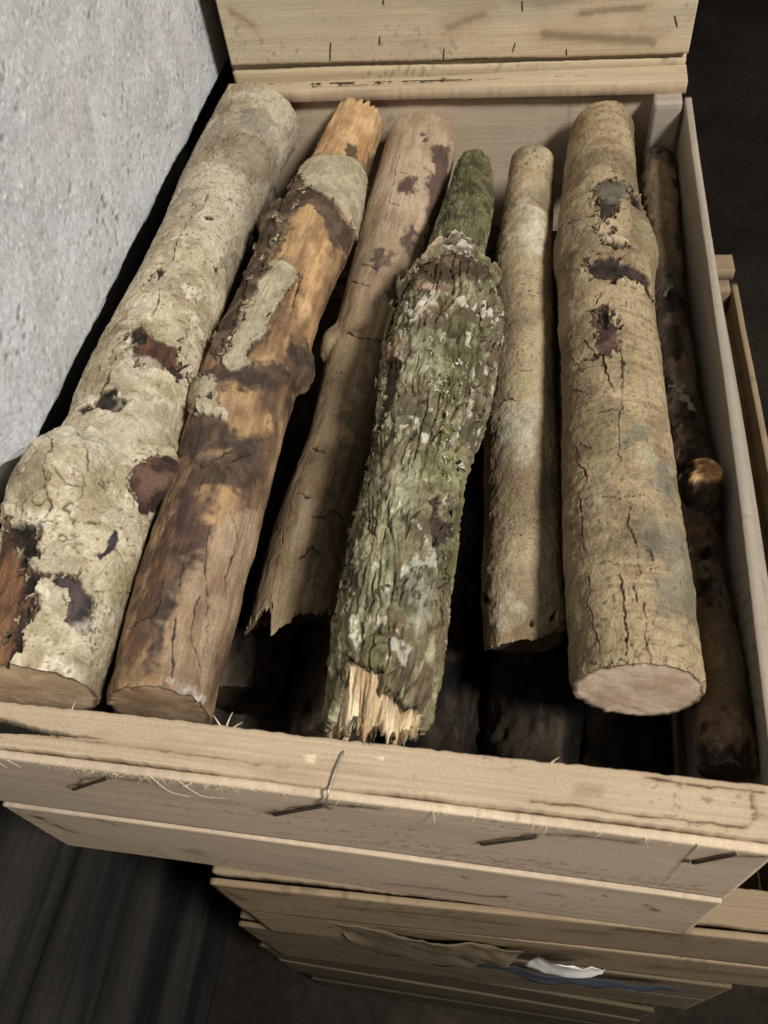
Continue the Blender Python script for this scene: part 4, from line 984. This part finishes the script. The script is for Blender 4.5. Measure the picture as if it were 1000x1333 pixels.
# ------------------------------------------------------------------ the crates
fd = dict(
 rim=[('poly', [(-.2, .0055), (-.16, .003), (-.135, -.001), (-.105, -.0016), (-.135, -.0034), (-.16, -.0046), (-.2, -.004)], S(29,25,21), 1, .0004, .007),
      ('stroke', [(-.14, -.0036), (-.06, -.0046), (-.01, -.0052)], S(116,98,75), .7, .00025, .0004),
      ('stroke', [(.10, -.0070), (.15, -.0080), (.19, -.0075)], S(68,55,43), .8, .0003, .0008),
      ('stroke', [(.15, .0086), (.175, .0075), (.199, .0085)], S(58,46,37), .85, .0005, .001),
      ('stroke', [(.1935, .009), (.1938, -.004)], S(58,48,38), .8, .0005, .001),
      ('poly', [(.118, -.004), (.130, -.003), (.131, .003), (.121, .003)], S(146,125,98), .6, .002),
      ('poly', [(-.002, .001), (.002, .002), (.003, -.002), (-.001, -.002)], S(232,214,178), .7, .001),
      ('poly', [(.03, .004), (.035, .005), (.035, .003)], S(237,222,187), .8, .0008)],
 b1=[('stroke', [(-.133, .006), (-.117, .026), (-.0985, .036)], DK, .75, .0012), ('stroke', [(-.0985, .036), (-.080, .0365)], S(102,92,76), .8, .0017),
     ('stroke', [(-.026, .006), (-.006, .026), (.008, .035), (.020, .037)], DK, .75, .0012), ('stroke', [(.008, .036), (.036, .039)], DK, .85, .0012),
     ('stroke', [(.078, .002), (.094, .020), (.105, .029), (.122, .035)], DK, .75, .0012), ('stroke', [(.120, .036), (.145, .0365)], GRN, .8, .0016),
     ('stroke', [(.172, .017), (.184, .036), (.199, .040)], DK, .85, .0012), ('poly', [(.1815, .030), (.1835, .030), (.1835, .034), (.1815, .034)], DK, .9, .0008),
     ('poly', [(.170, .014), (.1725, .014), (.1725, .020), (.170, .020)], DK, .9, .0008),
     ('poly', [(-.02, .01), (.09, .0), (.08, .02), (.0, .03)], S(172,150,123), .25, .01)],
 b2=[('stroke', [(-.142, .045), (-.134, .036)], DK, .9, .0010), ('stroke', [(-.183, .012), (-.176, .0)], S(94,84,71), .8, .003), ('stroke', [(-.187, .03), (-.184, .02)], DK, .8, .0015),
     ('poly', [(-.11, -.01), (-.095, .0), (-.09, -.012), (-.1, -.02)], S(138,128,108), .6, .004),
     ('stroke', [(.069, .026), (.074, .020)], DK, .9, .0009), ('poly', [(.104, .018), (.125, .014), (.126, .008), (.104, .011)], S(194,184,171), .6, .001),
     ('stroke', [(.113, .012), (.118, .0105)], S(89,84,79), .8, .0009), ('stroke', [(.120, .0115), (.125, .0095)], S(89,84,79), .8, .0009),
     ('poly', [(.1455, .023), (.148, .023), (.148, .028), (.1455, .028)], DK, .9, .0008), ('poly', [(.14, .009), (.142, .009), (.142, .013), (.14, .013)], DK, .9, .0008),
     ('stroke', [(.168, .018), (.174, .006)], S(88,76,63), .8, .0010), ('stroke', [(.082, -.02), (.094, -.012)], DK, .85, .0012), ('stroke', [(.02, -.025), (.05, -.018), (.08, -.02)], S(102,90,72), .7, .0014)],
 rearrim=[('stroke', [(-.004, .008), (-.006, -.002)], DK, .8, .0005)],
)
C1 = make_crate("pale wooden crate full of logs, on top of the front stack, open above", 0, 0, 100, fd, tone=S(188,167,139), left_top=-.046, bow=.015, rim_taper=.011, front_tone=S(200,180,154), side_tone=S(166,154,138))

# wire staples on the front crate
def p1(x, y, z): return (x, y, z + H)
wire("staple", C1, [p1(.0148, -.0062, .0), p1(.0148, -.0065, .0016), p1(.0128, -.016, .0022), p1(.0112, -.0265, .0016), p1(.0106, -.0296, -.002), p1(.0105, -.0298, -.010), p1(.0112, -.0285, -.014)], .00065, S(167,160,150))
for a, b in (((-.131, -.042), (-.0996, -.0116)), ((-.0233, -.0412), (.0068, -.0129)), ((.079, -.0461), (.1049, -.0193)), ((.1729, -.0306), (.1867, -.0063))):
    (x0, z0), (x1, z1) = a, b
    wire("staple", C1, [p1(x0, -.0272, z0), p1(x0 + .0006, -.0284, z0 + .0006), p1((x0 + x1) / 2, -.0286, (z0 + z1) / 2 + .001), p1(x1 - .0006, -.0284, z1 - .0006), p1(x1, -.0272, z1)], .0007, S(104,94,82))

rs = np.random.default_rng(9)
st = []
for k in range(150):
    x = rs.uniform(-.135, -.02) if k < 110 else rs.uniform(-.2, .2)
    st.append((np.array([x, -.0268 - rs.uniform(0, .001), -.0032 + H]), np.array([rs.normal() * .9, -.35 - .3 * rs.random(), -.5 + .5 * rs.normal()])))
blades(st, rs, (.0015, .0055), (.00010, .00022), [S(222,206,173), S(206,186,153)], "frayed_fibres", M_BOARD, C1, .7)["kind"] = "stuff"
for pts in ([(-.075, -.027, -.003), (-.066, -.031, -.010), (-.058, -.0305, -.017)], [(-.062, -.027, -.003), (-.050, -.031, -.0105), (-.038, -.031, -.0095)], [(.0585, -.027, -.003), (.0590, -.0295, -.012), (.0555, -.0292, -.022)], [(-.160, -.027, -.003), (-.152, -.029, -.0125)], [(-.150, -.027, -.004), (-.143, -.029, -.0085)], [(.1705, -.0275, -.002), (.1722, -.0288, -.04), (.1715, -.0285, -.085)]):
    _, P = hermite([p1(*q) for q in pts], 14); V, F, ng = tube(P, .00022, 5, .6)
    mesh_obj("wood_fibre", V, F, np.tile(S(224,208,177), (len(V), 1)), V, M_BOARD, C1, ngons=ng)
# splinters standing on the inner edge of the rim
for x, y, dx_, dy_ in ((-.046, -.001, -.004, .004), (-.044, -.0005, .003, .006), (-.041, -.001, .006, .002), (.108, -.001, .004, .002), (-.124, -.001, .003, .003)):
    _, P = hermite([p1(x, y, -.001), p1(x + dx_ * .5, y + dy_ * .5, .002), p1(x + dx_, y + dy_, .004)], 8); V, F, ng = tube(P, .0005, 5, .8)
    mesh_obj("wood_fibre", V, F, np.tile(S(229,214,184), (len(V), 1)), V, M_BOARD, C1, ngons=ng)

low = dict(tone=S(150,131,104), hi=.5)  # board tones drop crate by crate down the stack, painting in the shade
f2 = dict(b1=[('stroke', [(-.12, .012), (-.06, .018), (.0, .010)], S(90,82,66), .75, .002), ('stroke', [(.03, .01), (.055, .014)], GRN, .7, .0024), ('poly', [(.06, .03), (.10, .033), (.10, .04), (.06, .042)], S(93,76,57), .7, .004), ('stroke', [(-.1985, .04), (-.19, .0)], S(87,74,56), .8, .003), ('stroke', [(-.19, .042), (-.15, .036)], S(101,84,61), .8, .003)],
          b2=[('stroke', [(-.1, .03), (-.03, .01), (.0, -.02)], S(84,74,59), .7, .003), ('poly', [(.0, .02), (.05, .03), (.07, .01), (.03, .0)], S(97,82,63), .6, .005), ('stroke', [(.1, .0), (.18, .01)], S(115,92,58), .6, .004)],
          rim=[('stroke', [(.07, .009), (.09, .002), (.1, -.004)], S(68,58,45), .8, .0012)])
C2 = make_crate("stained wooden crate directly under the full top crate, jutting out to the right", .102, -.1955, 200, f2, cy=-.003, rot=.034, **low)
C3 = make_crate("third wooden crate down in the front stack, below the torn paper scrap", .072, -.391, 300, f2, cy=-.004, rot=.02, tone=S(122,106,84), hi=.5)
C4 = make_crate("fourth wooden crate down in the front stack, shade put into its board tone", .045, -.5865, 400, None, cy=-.004, rot=-.01, tone=S(96,84,66), hi=.5)
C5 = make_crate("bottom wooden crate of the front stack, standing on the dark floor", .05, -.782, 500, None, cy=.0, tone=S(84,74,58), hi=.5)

def pst(x, z): return (x, z)
fr = dict(b2=[('poly', [(-.11, .02), (-.06, .03), (-.05, .022), (-.10, .012)], S(169,130,103), .45, .006), ('poly', [(.05, .0), (.11, .006), (.12, .0), (.08, -.008)], S(137,120,101), .6, .005), ('stroke', [(.11, -.012), (.16, -.009)], S(117,104,85), .6, .0025), ('stroke', [(.08, -.028), (.17, -.036)], S(107,94,76), .6, .004), ('stroke', [(.0, -.02), (.03, -.01)], S(127,112,91), .5, .003), ('stroke', [(-.19, .0), (-.17, -.014)], S(127,112,91), .5, .002)])
C6 = make_crate("wooden crate rising behind the log crate, its front board rusted by staples", .0005, .1985, 600, fr, cy=.6415, tone=S(200,183,154), hi=1, front_tone=S(200,183,154))
for a, b in (((-.1047, .0238), (-.1076, .0075)), ((-.0602, .0276), (-.0611, .0199)), ((-.0044, .0156), (-.0053, .0055)), ((-.0538, .0577), (-.0542, .0529)), ((.0616, .0523), (.062, .0434)), ((.057, .019), (.0546, .0107)), ((.1003, .0125), (.1008, .0065)), ((.1847, .0368), (.1883, .0266))):
    zz = lambda x, z, d: (x, -.0275 - d, z - .1985 + H)
    wire("staple", C6, [zz(a[0], a[1], -.0005), zz(a[0], a[1] - .0006, .0006), zz((a[0] + b[0]) / 2, (a[1] + b[1]) / 2, .0009), zz(b[0], b[1] + .0006, .0006), zz(b[0], b[1], -.0005)], .00055, S(82,74,64))
C7 = make_crate("wooden crate under the rear crate, only its rim showing past the log crate", .0, .0035, 700, None, cy=.642, tone=S(196,178,145), hi=.5)
for k in range(4):
    pass

# thin laths pinched under the rear crate's front board
for k, (z, w_) in enumerate(((.0055, .0018), (.0095, .0016))):
    pass

# ------------------------------------------------------------------ scraps caught between the lower crates
def scrap(name, label, cat, pts, col, mat, seed, th=.0004, nu=26, nv=10, rag=.0):
    """thin bent sheet spanned by two edge polylines"""
    A, B_ = [hermite(np.array(q, float), nu)[1] for q in pts]
    v = np.linspace(0, 1, nv)
    X = A[:, None] * (1 - v)[None, :, None] + B_[:, None] * v[None, :, None]
    X = X.reshape(-1, 3); base = X.mean(0); base[2] = X[:, 2].min()
    X = X + np.c_[np.zeros(len(X)), .003 * fbm(X * 40, 3, seed), rag * fbm(X * 90, 3, seed + 1) * np.tile(v, nu)]
    idx = np.arange(nu * nv).reshape(nu, nv)
    F = np.stack([idx[:-1, :-1], idx[:-1, 1:], idx[1:, 1:], idx[1:, :-1]], -1).reshape(-1, 4)
    n0 = len(X); X2 = X + np.array([0, th, 0]); F2 = [F, F[:, ::-1] + n0]
    for e in (idx[0, :], idx[-1, ::-1], idx[::-1, 0], idx[:, -1]): F2.append(np.stack([e[:-1], e[:-1] + n0, e[1:] + n0, e[1:]], -1))
    V = np.r_[X, X2] - base
    cc = np.tile(col, (len(V), 1)) * (1 + .12 * fbm(V * 50, 3, seed + 3))[:, None]
    o = mesh_obj(name, V, np.concatenate(F2), cc, V, mat); o.location = base
    return tag(o, label, cat)
scrap("paper_scrap", "torn white paper scrap poking out between the lower crates", "paper", [[(.112, -.040, -.322), (.134, -.044, -.272), (.168, -.040, -.315)], [(.112, -.042, -.330), (.140, -.046, -.328), (.168, -.042, -.332)]], S(221,216,208), M_PAPER, 3)
scrap("plastic_sheet", "bluish plastic strip lying between the lower crates, under the white scrap", "plastic", [[(.075, -.036, -.385), (.12, -.040, -.372), (.18, -.038, -.378), (.235, -.036, -.384)], [(.074, -.039, -.402), (.12, -.043, -.390), (.18, -.041, -.394), (.236, -.038, -.396)]], S(62,66,75), M_PAPER, 5)
scrap("cardboard_flap", "torn tan cardboard flap hanging over the lower crates, left of the white scrap", "cardboard", [[(-.05, -.034, -.300), (.0, -.036, -.315), (.05, -.036, -.318), (.11, -.036, -.315)], [(-.03, -.038, -.355), (-.005, -.039, -.41), (.045, -.040, -.415), (.10, -.042, -.345)]], S(106,92,72), M_PAPER, 7, .0008, 40, 16, .004)

# ------------------------------------------------------------------ upper layer of logs
G1 = "logs lying on top in the open crate"
E_PALE = (S(192,172,144), S(162,140,113))
ns_, nt_ = 640, 300
big = make_log("thick pale beige log with cracked bark and two knots, against the concrete wall", G1, LOGS['big'], look_big, 700, 340, 11,
         dict(col=(S(216,190,156), S(188,160,126)), tu=.0), dict(col=E_PALE))
peeled = make_log("peeled orange-brown log with leftover bark patches, second from the concrete wall", G1, LOGS['peeled'], look_peeled, 660, 300, 22,
         dict(col=(S(178,152,120), S(146,120,92)), jag=.0012), dict(col=(S(198,157,111), S(161,114,74)), jag=.006, jf=4.0, reach=.03, hollow=.004, rough=.002))
make_log("smooth grey-brown barkless log with a jagged notched front end", G1, LOGS['weathered'], look_weathered, 600, 280, 33,
         dict(col=(S(146,123,100), S(93,77,62)), hollow=.014, rough=.005, jag=.003, reach=.09, jf=5.0,
              prof=[(-180, -.01), (-120, .004), (-90, .016), (-66, .023), (-41, .020), (-31, .018), (-23, .013), (-16, .012), (-10, .021), (-5, .030), (4, .021), (20, .014), (46, .008), (90, .0), (180, -.01)]),
         dict(col=E_PALE, round=.006))
mossy = make_log("mossy olive-green log with shaggy lichened bark and a rotten front end", G1, LOGS['mossy'], look_mossy, 720, 360, 44,
         dict(col=(S(201,176,134), S(115,85,59)), hollow=.006, rough=.005, jag=.004, jf=7.0, reach=.03, barkrim=.1, prof=[(-180, -.01), (-90, .0), (-64, .008), (-52, .010), (-44, .004), (-34, .010), (-24, .010), (-16, .003), (-4, .009), (8, .010), (14, .001), (26, .009), (38, .010), (50, .004), (90, -.004), (180, -.01)]),
         dict(col=(S(107,92,71), S(68,58,45)), jag=.002))
make_log("slim tan log with dark speckles, right of the mossy log", G1, LOGS['speckled'], look_speckled, 560, 240, 55,
         dict(col=(S(140,118,94), S(110,90,72)), tu=.009, tv=-.006, reach=.04, jag=.0012), dict(col=(S(127,112,93), S(97,84,68))))
stout = make_log("stout straight tan log with black knot scars and a clean sawn pinkish end", G1, LOGS['stout'], look_stout, 680, 300, 66,
         dict(col=(S(234,210,182), S(212,184,154)), jag=.0008), dict(col=(S(146,128,102), S(117,100,81))))
make_log("thin dark brown log with a sawn knot, squeezed against the crate's right side", G1, LOGS['dark'], look_dark, 560, 200, 77,
         dict(col=(S(87,71,54), S(58,46,37)), jag=.002), dict(col=(S(107,92,74), S(78,66,53))))

# little tongues of bark standing up round the torn places
def torn(c, spec, kinds, cols, seed, per=.0035, size=(.0010, .0030)):
    rs = np.random.default_rng(seed); sp = []
    for f in spec['feats']:
        if f[0] == 'patch' and f[1] in kinds:
            P = f[2]
            for a, b in zip(P, P[1:] + P[:1]):
                n = int(math.hypot(a[0] - b[0], a[1] - b[1]) / per * rs.uniform(.3, 1.2))
                for _ in range(n):
                    t = rs.random(); sp.append((a[0] + (b[0] - a[0]) * t + rs.normal() * .0009, a[1] + (b[1] - a[1]) * t + rs.normal() * .0009))
    flakes(c, sp, rs, cols, size, (.15, .8), "bark_scrap", M_BARK, c.root, .8)["kind"] = "stuff"
torn(big, LOGS['big'], ('brown', 'black', 'wood', 'slate', 'knot'), [S(186,172,140), S(160,146,118), S(120,104,82), S(90,74,58)], 3, .0055)
torn(stout, LOGS['stout'], ('black', 'knot'), [S(160,142,110), S(120,102,78), S(80,66,52)], 4, .004, (.0008, .0024))
torn(peeled, LOGS['peeled'], ('bark', 'barkbrown'), [S(176,164,132), S(140,126,98), S(96,78,60)], 6, .010, (.0010, .0030))

# shaggy scraps, moss and rotten splinters on the mossy log
rs = np.random.default_rng(21)
m = mossy
PAL = [S(140,136,104), S(112,106,76), S(92,88,60), S(158,154,128), S(100,80,62), S(84,72,56)]
sp = [(rs.uniform(.05, .32), rs.choice([rs.uniform(-.045, -.024), rs.uniform(.02, .036), rs.uniform(-.03, .03)], p=[.6, .25, .15])) for _ in range(300)]
flakes(m, sp, rs, PAL, (.0008, .0026), (.1, 1.1), "bark_scrap", M_BARK, m.root)["kind"] = "stuff"

def bark_lip(name, a0, a1, s_of, ln, lift, cols, seed, nu=90, nv=14):
    """torn end of the thick bark, standing off the log and curling towards its rear"""
    aa = np.linspace(a0, a1, nu); V = []; C_ = []
    ln_ = ln * 1.1 * (1 + .8 * fbm(np.c_[aa * 170, aa * 0, aa * 0], 4, seed)); lf = lift * .55 * (1 + .6 * fbm(np.c_[aa * 80, aa * 0 + 3, aa * 0], 3, seed + 1))
    for i, a in enumerate(aa):
        for k in range(nv):
            v = k / (nv - 1); s = s_of(a) + v * max(ln_[i], .002)
            p, n, t = surf(m, min(s, s_of(a) + .004), a, .0014)
            V.append(p + t * max(0, s - s_of(a) - .004) + n * (.0004 + max(lf[i], .0008) * np.sin(v * 2.0)))
            C_.append(v)
    V = np.array(V); v = np.array(C_); nz = fbm(V * 260, 4, seed + 2)
    V = V + np.c_[fbm(V * 300, 3, seed + 4), fbm(V * 300, 3, seed + 5), nz] * .0005
    cc = mix(mix(np.tile(cols[0], (len(V), 1)), cols[1], sstep(-.3, .5, nz)), cols[2], sstep(.45, .95, v + .25 * nz))
    idx = np.arange(nu * nv).reshape(nu, nv); F = np.stack([idx[:-1, :-1], idx[1:, :-1], idx[1:, 1:], idx[:-1, 1:]], -1).reshape(-1, 4)
    n0 = len(V); V2 = V - np.array([0, 0, .0016]) ; F2 = [F, F[:, ::-1] + n0]
    for e in (idx[0, :], idx[-1, ::-1], idx[::-1, 0], idx[:, -1]): F2.append(np.stack([e[:-1], e[1:], e[1:] + n0, e[:-1] + n0], -1)[:, ::-1])
    return mesh_obj(name, np.r_[V, V2], np.concatenate(F2), np.r_[cc, cc * .8], np.r_[V, V2], M_BARK, m.root)
bark_lip("bark_lip", -.036, -.006, lambda a: .296 + .9 * (a + .036), .016, .008, (S(120,110,84), S(150,136,110), S(196,172,146)), 5)
bark_lip("bark_lip", -.008, .012, lambda a: .324 - .1 * a, .010, .006, (S(120,112,88), S(184,178,160), S(214,206,190)), 6, 60)
bark_lip("bark_lip", .010, .036, lambda a: .326 - .35 * (a - .01), .010, .007, (S(96,90,62), S(130,124,90), S(164,154,122)), 7, 70)
bark_lip("bark_lip", -.046, -.030, lambda a: .255 + 1.2 * (a + .046), .012, .007, (S(110,104,74), S(140,132,100), S(176,164,132)), 8, 60)
bark_lip("bark_lip", -.012, .014, lambda a: .352 + .2 * a, .007, .004, (S(92,80,60), S(120,108,84), S(190,182,164)), 9, 60)
lip = [(rs.normal(.326, .006) - .9 * max(0, -.006 - a), a) for a in rs.uniform(-.034, .034, 60)]
flakes(m, lip, rs, [S(176,156,132), S(200,192,176), S(140,132,100), S(110,98,72)], (.0012, .0036), (.3, 1.3), "bark_crumb", M_BARK, m.root, .9)["kind"] = "stuff"
ho = [(rs.normal(.196, .012), rs.normal(.012, .005)) for _ in range(46)] + [(rs.normal(.150, .012), rs.normal(.018, .005)) for _ in range(34)]
flakes(m, ho, rs, [S(160,160,112), S(176,174,144), S(124,124,78), S(196,192,176)], (.0008, .0022), (.2, 1.2), "lichen_scrap", M_MOSS, m.root, 1.0)["kind"] = "stuff"
ms = []
clump = [(rs.uniform(.36, .512), rs.normal(0, .010), rs.uniform(.002, .006)) for _ in range(60)]
for _ in range(4200):
    k = rs.random()
    if k < .72:
        q = clump[rs.integers(len(clump))]; s, a = rs.normal(q[0], q[2]), rs.normal(q[1], q[2])
    elif k < .82: s, a = rs.normal(.19, .012), rs.normal(.013, .006)
    else: s, a = rs.uniform(.06, .33), rs.uniform(-.045, .03)
    p, n, t = surf(m, min(s, .512), a); ms.append((p - n * .0003, n * .5 + rs.normal(size=3) * .6))
blades(ms, rs, (.0008, .0030), (.00012, .00028), [S(82,82,56), S(66,66,44), S(108,106,72), S(54,54,38), S(96,88,64)], "moss", M_MOSS, m.root, .8)["kind"] = "stuff"
spn = []
for _ in range(26):
    a = rs.uniform(-.038, .032); s = rs.uniform(.002, .010)
    p, n, t = surf(m, s, a)
    spn.append((p - n * rs.uniform(.0008, .0022), -t + n * rs.uniform(-.03, .05) + rs.normal(size=3) * .03))
blades(spn, rs, (.004, .012), (.0006, .0018), [S(206,186,148), S(190,164,124), S(200,180,144), S(168,140,102), S(216,204,178)], "splinters", M_WOOD, m.root, .06)["kind"] = "stuff"

# ------------------------------------------------------------------ lower layer, mostly hidden in the dark
G2 = "logs in the dark lower layer of the crate"
lows = [(-.160, .06, .56, .031, 'dark bark log in the lower layer, under the log by the wall', look_shaded),
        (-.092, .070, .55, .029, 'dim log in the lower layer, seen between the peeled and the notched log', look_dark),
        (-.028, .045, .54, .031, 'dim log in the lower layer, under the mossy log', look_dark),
        (.040, .040, .56, .030, 'dark log in the lower layer, right under the mossy log end', look_shaded),
        (.1055, .030, .55, .0315, 'dark log in the lower layer, below the slim speckled log', look_shaded),
        (.1615, .030, .56, .0275, 'dark log in the lower layer, below the stout sawn log', look_shaded)]
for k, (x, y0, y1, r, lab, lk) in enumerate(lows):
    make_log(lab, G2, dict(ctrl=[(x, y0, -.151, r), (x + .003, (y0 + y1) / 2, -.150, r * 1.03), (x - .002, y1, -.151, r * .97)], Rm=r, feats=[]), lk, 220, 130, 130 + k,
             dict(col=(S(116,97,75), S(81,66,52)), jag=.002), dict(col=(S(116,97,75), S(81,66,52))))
for k, (x, y0, y1, z, r, lab, lk) in enumerate([(.276, .165, .56, -.252, .025, "brown log lying in the lower crate, beyond the top crate's right side", look_weathered)]):
    make_log(lab, "logs in the crate below", dict(ctrl=[(x - .004, y0, z, r), (x, (y0 + y1) / 2, z, r), (x + .001, y1, z, r)], Rm=r, feats=[]), lk, 200, 120, 150 + k,
             dict(col=(S(107,89,69), S(77,63,49)), jag=.003), dict(col=(S(116,97,75), S(81,66,52))))
